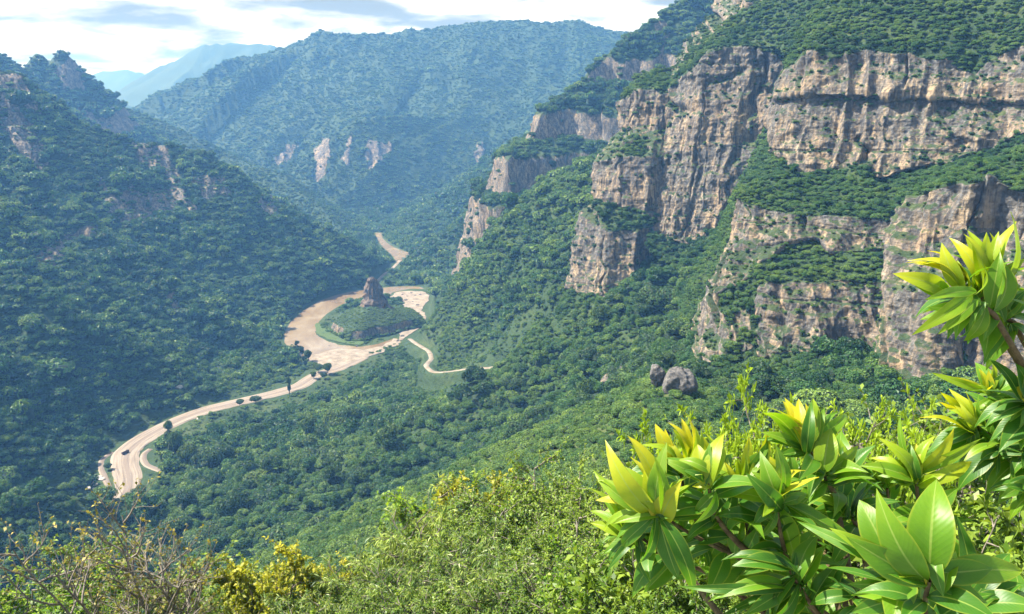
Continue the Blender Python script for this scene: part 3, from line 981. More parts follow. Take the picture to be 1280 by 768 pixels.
flat_sheet('sandbank', gp((384, 446), (396, 444), (420, 437), (440, 438), (462, 437), (480, 432), (492, 424), (500, 428), (486, 438), (462, 446), (440, 453), (415, 459), (396, 457), (386, 453)), .75, M_SAND, seed=3)
flat_sheet('gravel_bar', gp((494, 366), (512, 364), (531, 366), (536, 374), (528, 388), (532, 398), (524, 408), (512, 420), (498, 428), (500, 418), (510, 406), (512, 392), (500, 380), (488, 374)), .75, M_SAND, seed=4)
flat_sheet('green_bank', gp((397, 404), (406, 409), (420, 416), (440, 423), (454, 428), (450, 432), (432, 430), (414, 426), (400, 420), (394, 412)), 1.0, M_FLOOR, seed=5)
flat_sheet('left_bank', gp((354, 404), (368, 388), (392, 374), (400, 372), (388, 380), (376, 388), (362, 402), (356, 410)), .9, M_FLOOR, seed=6, wob=1.5)
# ------------------------------------------------------------------ forest: crowns of leaf clumps, set out by the thousand
PROTO = bpy.data.collections.new('tree_kinds')


def ico(sub=1):
    bm = bmesh.new()
    bmesh.ops.create_icosphere(bm, subdivisions=sub, radius=1)
    V = np.array([v.co[:] for v in bm.verts])
    F = np.array([[v.index for v in f.verts] for f in bm.faces])
    bm.free()
    return V, F


ICO1, ICO2 = ico(1), ico(2)


def leaf_quads(c, nrm, size, r, aspect=.6, bend=.25):
    """leaf-sized bent quads at c, roughly facing nrm"""
    n = len(c)
    up = r.normal(size=(n, 3))
    nrm = nrm / np.linalg.norm(nrm, axis=1, keepdims=True)
    a = np.cross(nrm, up)
    a /= np.linalg.norm(a, axis=1, keepdims=True)
    b = np.cross(nrm, a)
    s = size[:, None]
    p0 = c - a * s * .5
    p1 = c - b * s * aspect * .5 + nrm * s * bend * .3
    p2 = c + a * s * .5 - nrm * s * bend
    p3 = c + b * s * aspect * .5 + nrm * s * bend * .3
    V = np.stack([p0, p1, p2, p3], 1).reshape(-1, 3)
    F = np.arange(4 * n).reshape(n, 4)
    return V, F


def crown_data(seed, lobes, leaves, lsize, flat=.8, core=.8, aspect=.65, spread=.62):
    r = np.random.default_rng(seed)
    L = []
    for i in range(lobes):
        a = r.uniform(0, 2 * math.pi)
        rad = spread * math.sqrt(r.uniform(.05, 1))
        L.append((rad * math.cos(a), rad * math.sin(a), flat * (.55 + .5 * (1 - rad) * r.uniform(.5, 1.1)), r.uniform(.30, .48)))
    VV, FF, SH, tri = [], [], [], []
    off = 0
    for lx, ly, lz, lr in L:
        k = max(3, int(leaves * lr * lr / sum(q[3] ** 2 for q in L)))
        d = r.normal(size=(k, 3))
        d[:, 2] = np.abs(d[:, 2]) * 1.0 - .25
        d /= np.linalg.norm(d, axis=1, keepdims=True)
        rad = lr * r.uniform(.82, 1.12, k)
        c = np.array([lx, ly, lz]) + d * rad[:, None] * np.array([1, 1, .85])
        v, f = leaf_quads(c, d + r.normal(size=(k, 3)) * .28, lsize * r.uniform(.6, 1.3, k), r, aspect)
        VV.append(v)
        FF.append(f + off)
        off += len(v)
        SH.append(np.repeat(np.clip(r.normal(.45, .16, k) + r.normal(0, .10) , 0, 1), 4))
    V, F, Sh = np.vstack(VV), np.vstack(FF), np.concatenate(SH)
    # inner masses that stop light passing straight through
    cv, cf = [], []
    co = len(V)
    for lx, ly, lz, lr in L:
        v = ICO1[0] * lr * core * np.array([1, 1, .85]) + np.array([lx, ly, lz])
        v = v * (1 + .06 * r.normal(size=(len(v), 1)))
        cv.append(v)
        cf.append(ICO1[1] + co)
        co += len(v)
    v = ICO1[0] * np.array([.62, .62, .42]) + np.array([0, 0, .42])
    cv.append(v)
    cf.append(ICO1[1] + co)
    return V, F, Sh, np.vstack(cv), np.vstack(cf)


def crown_mesh(name, leafmat, darkmat, **kw):
    V, F, Sh, CV, CF = crown_data(**kw)
    verts = np.vstack([V, CV])
    me = bpy.data.meshes.new(name)
    me.vertices.add(len(verts))
    me.vertices.foreach_set('co', verts.astype(np.float32).ravel())
    idx = np.r_[F.ravel(), CF.ravel()].astype(np.int32)
    me.loops.add(len(idx))
    me.loops.foreach_set('vertex_index', idx)
    nf = len(F) + len(CF)
    me.polygons.add(nf)
    tot = np.r_[np.full(len(F), 4), np.full(len(CF), 3)].astype(np.int32)
    me.polygons.foreach_set('loop_total', tot)
    me.polygons.foreach_set('loop_start', np.r_[0, np.cumsum(tot)[:-1]].astype(np.int32))
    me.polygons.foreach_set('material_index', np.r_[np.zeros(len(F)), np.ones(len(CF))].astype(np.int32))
    me.polygons.foreach_set('use_smooth', np.zeros(nf, bool))
    me.update(calc_edges=True)
    at = me.attributes.new('shade', 'FLOAT', 'POINT')
    at.data.foreach_set('value', np.r_[Sh, np.full(len(CV), .1)].astype(np.float32))
    me.materials.append(leafmat)
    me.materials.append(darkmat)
    return me


# kinds 0-3 near, 4-6 middle distance, 7-8 far
KINDS = [dict(seed=1, lobes=9, leaves=1500, lsize=.13), dict(seed=2, lobes=7, leaves=1300, lsize=.14, flat=1.0, spread=.5), dict(seed=3, lobes=12, leaves=1600, lsize=.12, flat=.65, spread=.72), dict(seed=4, lobes=6, leaves=1100, lsize=.15, flat=1.3, spread=.38),
         dict(seed=5, lobes=8, leaves=420, lsize=.22), dict(seed=6, lobes=6, leaves=360, lsize=.23, flat=1.05, spread=.5), dict(seed=7, lobes=10, leaves=460, lsize=.2, flat=.65, spread=.7),
         dict(seed=8, lobes=6, leaves=110, lsize=.36), dict(seed=9, lobes=7, leaves=110, lsize=.36, flat=.65, spread=.7)]
for i, kw in enumerate(KINDS):
    PROTO.objects.link(bpy.data.objects.new('tree_kind_%d' % i, crown_mesh('forest_tree', M_LEAF, M_DARK, **kw)))


def scatter_tree():
    g = bpy.data.node_groups.new('forest_scatter', 'GeometryNodeTree')
    g.interface.new_socket('Geometry', in_out='INPUT', socket_type='NodeSocketGeometry')
    g.interface.new_socket('Geometry', in_out='OUTPUT', socket_type='NodeSocketGeometry')
    i = g.nodes.new('NodeGroupInput')
    o = g.nodes.new('NodeGroupOutput')
    ci = g.nodes.new('GeometryNodeCollectionInfo')
    ci.inputs['Collection'].default_value = PROTO
    ci.inputs['Separate Children'].default_value = True
    ci.inputs['Reset Children'].default_value = True
    ip = g.nodes.new('GeometryNodeInstanceOnPoints')
    ip.inputs['Pick Instance'].default_value = True
    mp = g.nodes.new('GeometryNodeMeshToPoints')

    def na(name, typ):
        n = g.nodes.new('GeometryNodeInputNamedAttribute')
        n.data_type = typ
        n.inputs['Name'].default_value = name
        return n.outputs['Attribute']
    g.links.new(i.outputs[0], mp.inputs[0])
    g.links.new(mp.outputs[0], ip.inputs['Points'])
    g.links.new(ci.outputs[0], ip.inputs['Instance'])
    g.links.new(na('idx', 'INT'), ip.inputs['Instance Index'])
    e = g.nodes.new('FunctionNodeEulerToRotation')
    cx = g.nodes.new('ShaderNodeCombineXYZ')
    g.links.new(na('rotz', 'FLOAT'), cx.inputs[2])
    g.links.new(cx.outputs[0], e.inputs[0])
    g.links.new(e.outputs[0], ip.inputs['Rotation'])
    g.links.new(na('sc', 'FLOAT_VECTOR'), ip.inputs['Scale'])
    g.links.new(ip.outputs[0], o.inputs[0])
    return g


SCATTER = scatter_tree()


def scatter_obj(name, P, idx, scale, tint, **props):
    me = bpy.data.meshes.new(name)
    n = len(P)
    me.vertices.add(n)
    me.vertices.foreach_set('co', P.astype(np.float32).ravel())
    me.attributes.new('idx', 'INT', 'POINT').data.foreach_set('value', idx.astype(np.int32))
    me.attributes.new('rotz', 'FLOAT', 'POINT').data.foreach_set('value', rng.uniform(0, 6.28, n).astype(np.float32))
    me.attributes.new('sc', 'FLOAT_VECTOR', 'POINT').data.foreach_set('vector', scale.astype(np.float32).ravel())
    me.attributes.new('tint', 'FLOAT', 'POINT').data.foreach_set('value', tint.astype(np.float32))
    o = link(name, me, **props)
    md = o.modifiers.new('scatter', 'NODES')
    md.node_group = SCATTER
    return o


def project(P):
    d = P - CAM
    t = d[:, 1] * ca - d[:, 2] * sa
    ts = np.maximum(t, .1)
    return 640 + 1000 * d[:, 0] / ts, 384 - 1000 * (d[:, 1] * sa + d[:, 2] * ca) / ts, t


def sample(V, F, dens, back=-.35):
    """random points on the faces the camera side can see; dens = trees per square metre per face centre"""
    a, b, c, d = (V[F[:, i]] for i in range(4))
    n = np.cross(c - a, d - b)
    area = np.linalg.norm(n, axis=1) * .5
    cen = (a + b + c + d) / 4
    px, py, t = project(cen)
    view = CAM - cen
    cosv = (n * view).sum(1) / np.maximum(np.linalg.norm(n, axis=1) * np.linalg.norm(view, axis=1), 1e-9)
    if np.median(n[:, 2]) < 0:
        cosv = -cosv
    ok = (px > -130) & (px < 1410) & (py > -160) & (py < 860) & (t > 5) & (cosv > back)
    lam = np.where(ok, area * dens(cen, t), 0)
    k = rng.poisson(lam)
    fi = np.repeat(np.arange(len(F)), k)
    s, w = rng.random(len(fi))[:, None], rng.random(len(fi))[:, None]
    P = (a[fi] * (1 - s) + b[fi] * s) * (1 - w) + (d[fi] * (1 - s) + c[fi] * s) * w
    nn = n / np.maximum(np.linalg.norm(n, axis=1, keepdims=True), 1e-9)
    return P, nn[fi], fi, t[fi]


# what the camera can see: nearest land per small patch of the picture, so hidden slopes need no trees
ZC = 5
ZB = np.full((200, 340), 1e9)


def splat(V):
    px, py, t = project(V)
    i, j = ((py + 120) // ZC).astype(int), ((px + 200) // ZC).astype(int)
    k = (t > 3) & (i >= 0) & (i < 200) & (j >= 0) & (j < 340)
    np.minimum.at(ZB, (i[k], j[k]), t[k])


splat(V_land)
for L in LOFTS.values():
    splat(L['V'])
# a patch counts with its farthest neighbour, so edges keep their trees
ZF = ZB.copy()
for di in (-1, 0, 1, 2):
    for dj in (-1, 0, 1):
        ZF = np.maximum(ZF, np.roll(np.roll(ZB, di, 0), dj, 1))


def in_sight(P, slack=1.03, up=5.0):
    px, py, t = project(P + np.array([0, 0, up]))
    i, j = np.clip(((py + 120) // ZC).astype(int), 0, 199), np.clip(((px + 200) // ZC).astype(int), 0, 339)
    return t < ZF[i, j] * slack + 12


SPACE_T = [0, 150, 400, 700, 1300, 2000, 3200]
SPACE = [2.4, 3.2, 4.4, 5.2, 6.0, 7.4, 10.5]
RADIUS = [1.7, 2.5, 3.7, 4.5, 5.0, 5.6, 7.4]
clear_pts = [(ground(a, b)[:2] if not c else pix(a, b, c)[:2], w) for a, b, c, w in CLEAR]


def clear_mask(P):
    """0 where trees keep off: water, road, tracks, clearings, island"""
    x, y = P[:, 0], P[:, 1]
    m = np.ones(len(P))
    near = (y < 2400)
    for T_, w in ((ROAD_S, 25), (TRACK, 9), (LOOP, 12), (STREAM_S, 14), (PATH_S, 11)):
        d, _ = poly_dist(x, y, T_[::3, :2])
        m *= (d > w)
    for Pg, w in ((RIVER, 7), (UPRIVER, 7)):
        d, _ = poly_dist(x, y, np.vstack([Pg, Pg[:1]]))
        m *= (d > w) & ~in_poly(x, y, Pg)
    # small growth only on the camera side of the road and the path
    for T_, w in ((ROAD_S, 24), (LOOP, 9), (PATH_S, 9), (TRACK, 8)):
        for off in (9, 18, 26):
            d, _ = poly_dist(x + off * x / np.hypot(x, y), y + off * y / np.hypot(x, y), T_[::3, :2])
            m *= np.where(d < w, .06, 1)
    m *= np.hypot(x - ISLE[0], (y - ISLE[1]) * .85) > 96
    gb = gp((505, 356), (545, 356), (545, 420), (520, 432), (500, 430))
    m *= ~in_poly(x, y, gb)
    for c, w in clear_pts:
        m *= np.clip((np.hypot(x - c[0], y - c[1]) + 9 * vn2(x / 12, y / 12, 77) - w * .35) / (w * .65), .05, 1)
    return m


SINGLE = []


def forest(P, nn, t, name, lab, size=1.0, tint0=0.45, kind='stuff'):
    n = len(P)
    if name in ('far_forest', 'ridge_forest'):
        size = .52
    r = np.interp(t, SPACE_T, RADIUS) * size * np.exp(rng.normal(0, .40, n))
    # big and small trees gather in patches
    r *= 1 + .28 * fbm2(P[:, 0] / 40, P[:, 1] / 40, 2, 81)
    if name == 'valley_forest':
        for T_ in (PATH_S, ROAD_S):
            r = np.where(poly_dist(P[:, 0], P[:, 1], T_[::3, :2])[0] < 48, np.minimum(r, 3.4), r)
    idx = np.where(t < 620, rng.integers(0, 4, n), np.where(t < 1350, rng.integers(4, 7, n), rng.integers(7, 9, n)))
    tint = np.clip(tint0 + .30 * fbm2(P[:, 0] / 60, P[:, 1] / 60, 3, 85) + rng.normal(0, .25, n), 0, 1)
    sc = np.stack([r, r, r * rng.uniform(.75, 1.25, n)], 1)
    P = P.copy()
    P[:, 2] -= r * .22
    if name == 'valley_forest':
        px, py, tt_ = project(P)
        inn = (px > 20) & (px < 1000) & (py > 380) & (py < 740) & (tt_ < 700)
        pick = np.argsort(np.where(inn, -r / tt_, 1))[:140]
        for q in pick:
            SINGLE.append((P[q], r[q], sc[q]))
        rest = np.ones(n, bool)
        rest[pick] = False
        P, idx, sc, tint = P[rest], idx[rest], sc[rest], tint[rest]
    return scatter_obj(name, P, idx, sc, tint, kind=kind)


def dens_for(mask_rock, own_sel, rock_attr):
    def f(cen, t):
        sp = np.interp(t, SPACE_T, SPACE)
        return 1.0 / sp ** 2
    return f


rock_f = rk_land[F_land].mean(1)
jobs = [(0, 'valley_forest'), (2, 'mountain_forest'), (3, 'peak_scrub'), (4, 'far_forest'), (7, 'spur_forest'), (8, 'ridge_forest'), (9, 'cliff_forest')]
n_trees = 0
for o_, nm in jobs:
    sel = fo == o_
    Fs = F_land[sel]
    rf = rock_f[sel]
    dk = 1.6 if o_ in (4, 8) else 1.0
    P, nn, fi, t = sample(V_land, Fs, lambda c, t: dk / np.interp(t, SPACE_T, SPACE) ** 2)
    keep = (rng.random(len(P)) < (1 - .96 * sstep(.3, .6, rf[fi]))) & in_sight(P)
    P, nn, t = P[keep], nn[keep], t[keep]
    if o_ in (0, 2, 7, 8):
        keep = rng.random(len(P)) < clear_mask(P)
        P, nn, t = P[keep], nn[keep], t[keep]
    forest(P, nn, t, nm, '', tint0={0: .52, 2: .40, 9: .42}.get(o_, .5))
    n_trees += len(P)
# low bushes in the gaps and clearings
sel = np.isin(fo, (0, 2))
P, nn, fi, t = sample(V_land, F_land[sel], lambda c, t: np.where(t < 1350, 1.0 / np.interp(t, [200, 600, 1350], [3.0, 4.2, 6.0]) ** 2, 0))
x_, y_ = P[:, 0], P[:, 1]
keep = in_sight(P)
for T_, w in ((ROAD_S, 16), (TRACK, 5.5), (LOOP, 6.5), (STREAM_S, 8), (PATH_S, 5.5)):
    keep &= poly_dist(x_, y_, T_[::3, :2])[0] > w
for Pg in (RIVER, UPRIVER):
    keep &= (poly_dist(x_, y_, np.vstack([Pg, Pg[:1]]))[0] > 4) & ~in_poly(x_, y_, Pg)
keep &= (np.hypot(x_ - ISLE[0], (y_ - ISLE[1]) * .85) > 56) & ~in_poly(x_, y_, gp((505, 356), (545, 356), (545, 420), (520, 432), (500, 430)))
P, t = P[keep], t[keep]
n = len(P)
r = np.interp(t, [200, 600, 1350], [1.0, 1.4, 2.0]) * np.exp(rng.normal(0, .45, n))
r = np.minimum(r, np.where(poly_dist(P[:, 0], P[:, 1], PATH_S[::3, :2])[0] < 16, .9, 9))
scatter_obj('bush_cover', P - np.array([0, 0, .2]), np.where(t < 620, rng.integers(0, 4, n), rng.integers(4, 7, n)), np.stack([r, r, r * .7], 1), np.clip(.62 + .3 * fbm2(P[:, 0] / 30, P[:, 1] / 30, 2, 13) + rng.normal(0, .18, n), 0, 1), kind='stuff')
# scrub on the near hillside
sel = fo == T_NEAR
P, nn, fi, t = sample(V_land, F_land[sel], lambda c, t: np.where(t > 75, 1.0 / np.interp(t, [75, 150, 400], [1.6, 2.1, 3.4]) ** 2, 0), -.5)
n = len(P)
r = np.interp(t, [75, 150, 400], [.75, 1.15, 2.2]) * np.exp(np.minimum(rng.normal(0, .45, n), .8))
forest_idx = rng.integers(0, 3, n)
scatter_obj('hillside_scrub', P - np.array([0, 0, .2]), forest_idx, np.stack([r, r, r * .8], 1), np.clip(.70 + .35 * fbm2(P[:, 0] / 18, P[:, 1] / 18, 2, 3) + rng.normal(0, .14, n), 0, 1), kind='stuff')
n_trees += n
# green on the benches and ledges of the near wall
PB, TB, SB, IB = [], [], [], []
for nm, L in LOFTS.items():
    V, F, rk = L['V'], L['F'], L['rock']
    rf = rk[F].mean(1)
    P, nn, fi, t = sample(V, F, lambda c, t: 1.0 / np.interp(t, [250, 400, 650], [1.8, 2.2, 2.9]) ** 2)
    s = np.sign(np.median(nn[:, 2])) if np.median(rf) < .5 else 1
    up = np.abs(nn[:, 2])
    q = fbm3(P / 14, 2, 130)
    prob = np.where(rf[fi] < .5, 1.0, np.where(up > .62, .55, np.where(q > .62, .16, .006)) * (.3 if nm == 'near_cliff' else 1))
    keep = rng.random(len(P)) < prob
    P, t, rr_ = P[keep], t[keep], rf[fi][keep]
    n = len(P)
    r = np.interp(t, [250, 400, 650], [1.35, 1.7, 2.3]) * np.exp(rng.normal(0, .28, n)) * np.where(rr_ > .5, .62, 1)
    PB.append(P - np.array([0, 0, .25]) * r[:, None])
    SB.append(np.stack([r, r, r * rng.uniform(.7, 1.2, n)], 1))
    TB.append(np.clip(.52 + .34 * fbm2(P[:, 0] / 30 + P[:, 2] / 25, P[:, 1] / 30, 3, 88) + rng.normal(0, .15, n), 0, 1))
    IB.append(rng.integers(0, 4, n))
scatter_obj('cliff_shrubbery', np.vstack(PB), np.concatenate(IB), np.vstack(SB), np.concatenate(TB), kind='stuff')
print('trees', n_trees, sum(len(p) for p in PB))
# ------------------------------------------------------------------ the air of the valley
def build_haze():
    m = bpy.data.materials.new('haze')
    m.use_nodes = True
    t = m.node_tree
    t.nodes.clear()
    v = t.nodes.new('ShaderNodeVolumePrincipled')
    v.inputs['Color'].default_value = HAZE_COL
    v.inputs['Absorption Color'].default_value = (1, 1, 1, 1)
    v.inputs['Density'].default_value = HAZE_D
    o = t.nodes.new('ShaderNodeOutputMaterial')
    t.links.new(v.outputs[0], o.inputs['Volume'])
    bm = bmesh.new()
    zlo = float(V_land[:, 2].min()) - 1.0
    zhi = float(max(V_land[:, 2].max(), max(L['V'][:, 2].max() for L in LOFTS.values()))) + 12
    x = 7700
    vs = [bm.verts.new(p) for p in ((-x, -150, zlo), (x, -150, zlo), (x, 10700, zlo), (-x, 10700, zlo), (-x, -150, zhi), (x, -150, zhi), (x, 10700, zhi), (-x, 10700, zhi))]
    for f in ((0, 3, 2, 1), (4, 5, 6, 7), (0, 1, 5, 4), (1, 2, 6, 5), (2, 3, 7, 6), (3, 0, 4, 7)):
        bm.faces.new([vs[i] for i in f])
    me = bpy.data.meshes.new('haze')
    bm.to_mesh(me)
    bm.free()
    me.materials.append(m)
    link('haze', me, kind='stuff')


HAZE_D = 1.5e-4
HAZE_COL = (.18, .47, 1.0, 1)
build_haze()
# ------------------------------------------------------------------ rocks: island plateau, pinnacle, boulders
def rock_mat(name, k):
    m, t, b = new_mat(name)
    pos = t.nodes.new('ShaderNodeNewGeometry').outputs['Position']
    c, grain, band, st = rock_nodes(t, pos, k)
    t.links.new(c, b.inputs['Base Color'])
    h = math_node(t, 'ADD', math_node(t, 'MULTIPLY', grain, .8), math_node(t, 'MULTIPLY', band, .6))
    t.links.new(bump(t, h, .9, 1.0 / k), b.inputs['Normal'])
    return m


M_ROCK = rock_mat('weathered_rock', 1.4)
M_PALE, _t, _b = new_mat('pale_stone')
_p = _t.nodes.new('ShaderNodeNewGeometry').outputs['Position']
_t.links.new(ramp(_t, noise(_t, _p, .8, 5, .7), [(.3, (.22, .19, .16)), (.5, (.42, .38, .33)), (.7, (.62, .58, .52))]), _b.inputs['Base Color'])
M_GREYROCK, _t, _b = new_mat('grey_stone')
_p = _t.nodes.new('ShaderNodeNewGeometry').outputs['Position']
_n = noise(_t, _p, 1.1, 6, .7)
_t.links.new(ramp(_t, _n, [(.3, (.035, .034, .033)), (.5, (.105, .10, .094)), (.7, (.23, .215, .195))]), _b.inputs['Base Color'])
_t.links.new(bump(_t, _n, .8, .5), _b.inputs['Normal'])


def thing(name, label, cat, loc=(0, 0, 0), rz=0.0, group=None, scale=None):
    o = bpy.data.objects.new(name, None)
    COL.objects.link(o)
    o.empty_display_size = .2
    o.location = loc
    o.rotation_euler = (0, 0, rz)
    if scale is not None:
        o.scale = scale if not isinstance(scale, (int, float)) else (scale,) * 3
    o['label'] = label
    o['category'] = cat
    if group:
        o['group'] = group
    return o


def copy_thing(root, loc, rz, scale, label=None, group=None):
    r = root.copy()
    COL.objects.link(r)
    r.location = loc
    r.rotation_euler = (0, 0, rz)
    r.scale = scale
    if label:
        r['label'] = label
    if group:
        r['group'] = group
    for ch in root.children:
        c = ch.copy()
        COL.objects.link(c)
        c.parent = r
    return r


# island plateau: cliff ring and a green dome, and the dark pinnacle standing on it
def island():
    na, nr = 200, 46
    a = np.linspace(0, 2 * math.pi, na)
    rad = 1 + .12 * np.sin(2 * a + .6) + .09 * np.sin(3 * a + 1) + .05 * np.sin(7 * a + 2) + .04 * vn2(np.cos(a) * 4, np.sin(a) * 4, 7)
    prof = [(1.10, .1, 0), (1.06, 2, .4), (1.03, 5, 1), (1.0, 9, 1), (.98, 11, .6), (.94, 12.5, 0), (.8, 15, 0), (.6, 18.5, 0), (.4, 23, 0), (.2, 27, 0), (0.0, 28, 0)]
    pr = np.array(prof)
    k = np.linspace(0, len(pr) - 1, nr)
    rr_, zz, rk = (np.interp(k, range(len(pr)), pr[:, i]) for i in range(3))
    A, B = np.meshgrid(a, rr_)
    Z = np.repeat(zz[:, None], na, 1)
    K = np.repeat(rk[:, None], na, 1)
    # the cliff shows in two stretches; elsewhere the green runs down to the bank
    arc_ = np.clip(.62 + .9 * vn2(np.cos(A) * 2.2 + 4, np.sin(A) * 2.2, 9), 0, 1)
    K = K * sstep(.35, .6, arc_)
    x = ISLE[0] + 50 * B * rad * np.cos(A)
    y = ISLE[1] + 62 * B * rad * np.sin(A)
    n_ = np.stack([x, y, Z], -1)
    d = 1.6 * fbm3(n_ / 9, 3, 4)
    x = x + d * np.cos(A) * (B > .3) * K
    y = y + d * np.sin(A) * (B > .3) * K
    Z = Z * (1 + .12 * vn2(x / 25, y / 25, 5)) + .6 * fbm2(x / 8, y / 8, 3, 6) * (B < 1)
    V = np.stack([x, y, Z], -1).reshape(-1, 3)
    F = grid_faces(nr, na)
    link('island', mesh_from('island', V, F, M_WALL, {'rock': K.ravel()}), kind='structure')
    P, nn, fi, t = sample(V, F if np.median(face_normals(V, F)[:, 2]) > 0 else F[:, ::-1], lambda c, t: np.full(len(t), .2))
    rf = K.ravel()[F].mean(1)[fi]
    pc = np.hypot(P[:, 0] - PIN[0], P[:, 1] - PIN[1])
    keep = (rf < .5) & (pc > 13) & (P[:, 2] > .5)
    P = P[keep]
    n = len(P)
    r = 1.15 * np.exp(rng.normal(0, .3, n)) * np.where(P[:, 2] < 7, 2.2, 1)
    scatter_obj('island_scrub', P - np.array([0, 0, .4]), rng.integers(4, 7, n), np.stack([r, r, r * .8], 1), np.clip(rng.normal(.86, .12, n), 0, 1), kind='stuff')


PIN = ISLE + np.array([-1.0, 10.0])
island()


def pinnacle():
    na, nz_ = 120, 90
    a = np.linspace(0, 2 * math.pi, na)
    h = np.linspace(0, 1, nz_)
    #          height  radius x
    hr = np.array([(0, 26), (.10, 21.5), (.22, 17.6), (.34, 14.2), (.45, 12.2), (.58, 11.2), (.70, 10.0), (.78, 9.0), (.84, 6.6), (.91, 5.6), (.96, 4.0), (1, .4)])
    rad = np.interp(h, hr[:, 0], hr[:, 1])
    A, Hh = np.meshgrid(a, h)
    Rr = np.repeat(rad[:, None], na, 1)
    z = 18 + 47 * Hh
    cx_, cy_ = np.cos(A), np.sin(A)
    P = np.stack([cx_ * Rr, cy_ * Rr, z], -1)
    d = 2.2 * (.5 - np.abs(vn2(A * 2.4, z / 60, 3))) * 2 * .8 + 1.1 * vn2(z / 4.5, A * .8, 4) + 1.9 * fbm3(P / 5, 3, 5) - 2.6 * np.exp(-((A - 4.95) / .10) ** 2) * sstep(.35, .6, Hh)
    d = d * np.clip(Rr / 8, 0, 1)
    lean = -2.0 * Hh
    P = np.stack([cx_ * (Rr + d) + lean, cy_ * (Rr + d) * .9, z + .8 * vn2(A * 3, z / 6, 8) * (Hh > .05)], -1).reshape(-1, 3)
    o = link('rock_pinnacle', mesh_from('rock_pinnacle', P, grid_faces(nz_, na)[:, ::-1], M_PIN))
    o.location = (PIN[0], PIN[1], 0)
    o['label'] = 'tall dark rock tower standing on the round green river island'
    o['category'] = 'rock tower'


M_PIN, _t, _b = new_mat('dark_tower_rock')
_p = _t.nodes.new('ShaderNodeNewGeometry').outputs['Position']
_n = noise(_t, _p, .5, 7, .7)
_s = noise(_t, vmul(_t, _p, (1, 1, .2)), .3, 4, .6)
_c = ramp(_t, _n, [(.3, (.035, .03, .028)), (.5, (.10, .082, .07)), (.68, (.21, .17, .14))])
_c = mix(_t, ramp(_t, _s, [(.5, 0), (.66, .7)]), _c, (.24, .15, .095))
_t.links.new(_c, _b.inputs['Base Color'])
_t.links.new(bump(_t, _n, .9, .9), _b.inputs['Normal'])
pinnacle()


def boulder_mesh(name, seed, mat, sub=3, sq=(1, 1, .7)):
    bm = bmesh.new()
    bmesh.ops.create_icosphere(bm, subdivisions=sub, radius=1)
    V = np.array([v.co[:] for v in bm.verts])
    q = V * .9 + seed * 5.1
    d = 1 + .42 * fbm3(q, 3, seed) + .10 * fbm3(q * 4, 2, seed + 9) + .07 * fbm3(q * 9, 3, seed + 19)
    V = V * d[:, None] * np.array(sq)
    # flat broken faces
    r = np.random.default_rng(seed)
    for _ in range(5):
        n = r.normal(size=3)
        n /= np.linalg.norm(n)
        h = V @ n - .72
        V = V - np.where(h > 0, h * .8, 0)[:, None] * n
    for v, c in zip(bm.verts, V):
        v.co = c
    me = bpy.data.meshes.new(name)
    bm.to_mesh(me)
    bm.free()
    me.materials.append(mat)
    for p in me.polygons:
        p.use_smooth = sub > 3
    return me


B_GREY = [boulder_mesh('boulder', i, M_GREYROCK) for i in (1, 2, 3)]
B_PALE = [boulder_mesh('boulder', i, M_PALE) for i in (4, 5, 6)]


def put_rock(px, py, size, meshes, label, group=None, t=None, name='boulder', sc=(1, 1, .8)):
    p = ground(px, py) if t is None else pix(px, py, t)
    z = float(h1(p[0], p[1])[0])
    o = link(name, meshes[int(rng.integers(len(meshes)))])
    o.location = (p[0], p[1], z + size * .18)
    o.rotation_euler = (0, 0, float(rng.uniform(0, 6)))
    o.scale = tuple(size * s for s in sc)
    o['label'] = label
    o['category'] = 'rock'
    if group:
        o['group'] = group
    return o


for p in [(412, 432), (417, 435), (423, 434), (429, 437), (436, 436), (444, 438), (452, 435), (458, 438), (433, 443), (419, 441), (462, 441)]:
    put_rock(*p, float(rng.uniform(1.2, 2.6)), B_GREY, 'dark rock lying on the pale sandbank below the island', 'rocks on the sandbank')
for p in [(503, 369), (509, 371), (514, 367), (519, 370), (525, 369), (507, 376), (516, 378), (522, 382), (514, 388), (519, 393), (511, 399), (522, 402), (515, 409), (508, 414), (503, 421)]:
    put_rock(*p, float(rng.uniform(1.3, 3.0)), B_GREY, 'grey rock among the gravel of the channel right of the island', 'rocks in the right channel')
for p in [(110, 607), (114, 611), (119, 609), (123, 613), (117, 617), (124, 598), (128, 600), (106, 616), (112, 622)]:
    put_rock(*p, float(rng.uniform(1.3, 2.6)), B_PALE, 'pale rock in the clearing beside the dirt track bend', 'pale rocks by the track')
for p in [(404, 437), (398, 441), (427, 447), (441, 447), (452, 444), (470, 437), (480, 434), (446, 433), (409, 448), (390, 449), (418, 453), (434, 451)]:
    put_rock(*p, float(rng.uniform(.9, 2.0)), B_GREY, 'dark rock lying on the pale sandbank below the island', 'rocks on the sandbank')
put_rock(226, 504, 3.6, B_PALE, 'large pale rock at the forest foot above the dirt road')
put_rock(231, 507, 2.4, B_PALE, 'small pale rock beside the large one above the dirt road')
put_rock(248, 527, 1.8, B_PALE, 'pale rock at the roadside where the dirt road begins to bend')


def place_near(px, py_top, H, t0=6.0, t1=420.0):
    """depth at which a plant of height H shows its top at photo pixel px, py_top"""
    ts = np.exp(np.linspace(math.log(t0), math.log(t1), 400))
    P = np.array([pix(px, py_top, t) for t in ts])
    gap = P[:, 2] - h1(P[:, 0], P[:, 1])
    hit = np.nonzero(gap <= 0)[0]
    e = int(hit[0]) if len(hit) else len(ts) - 1
    k = e
    while k > 0 and gap[k] < H and gap[k - 1] >= gap[k]:
        k -= 1
    return ts[k], P[k], gap[k]


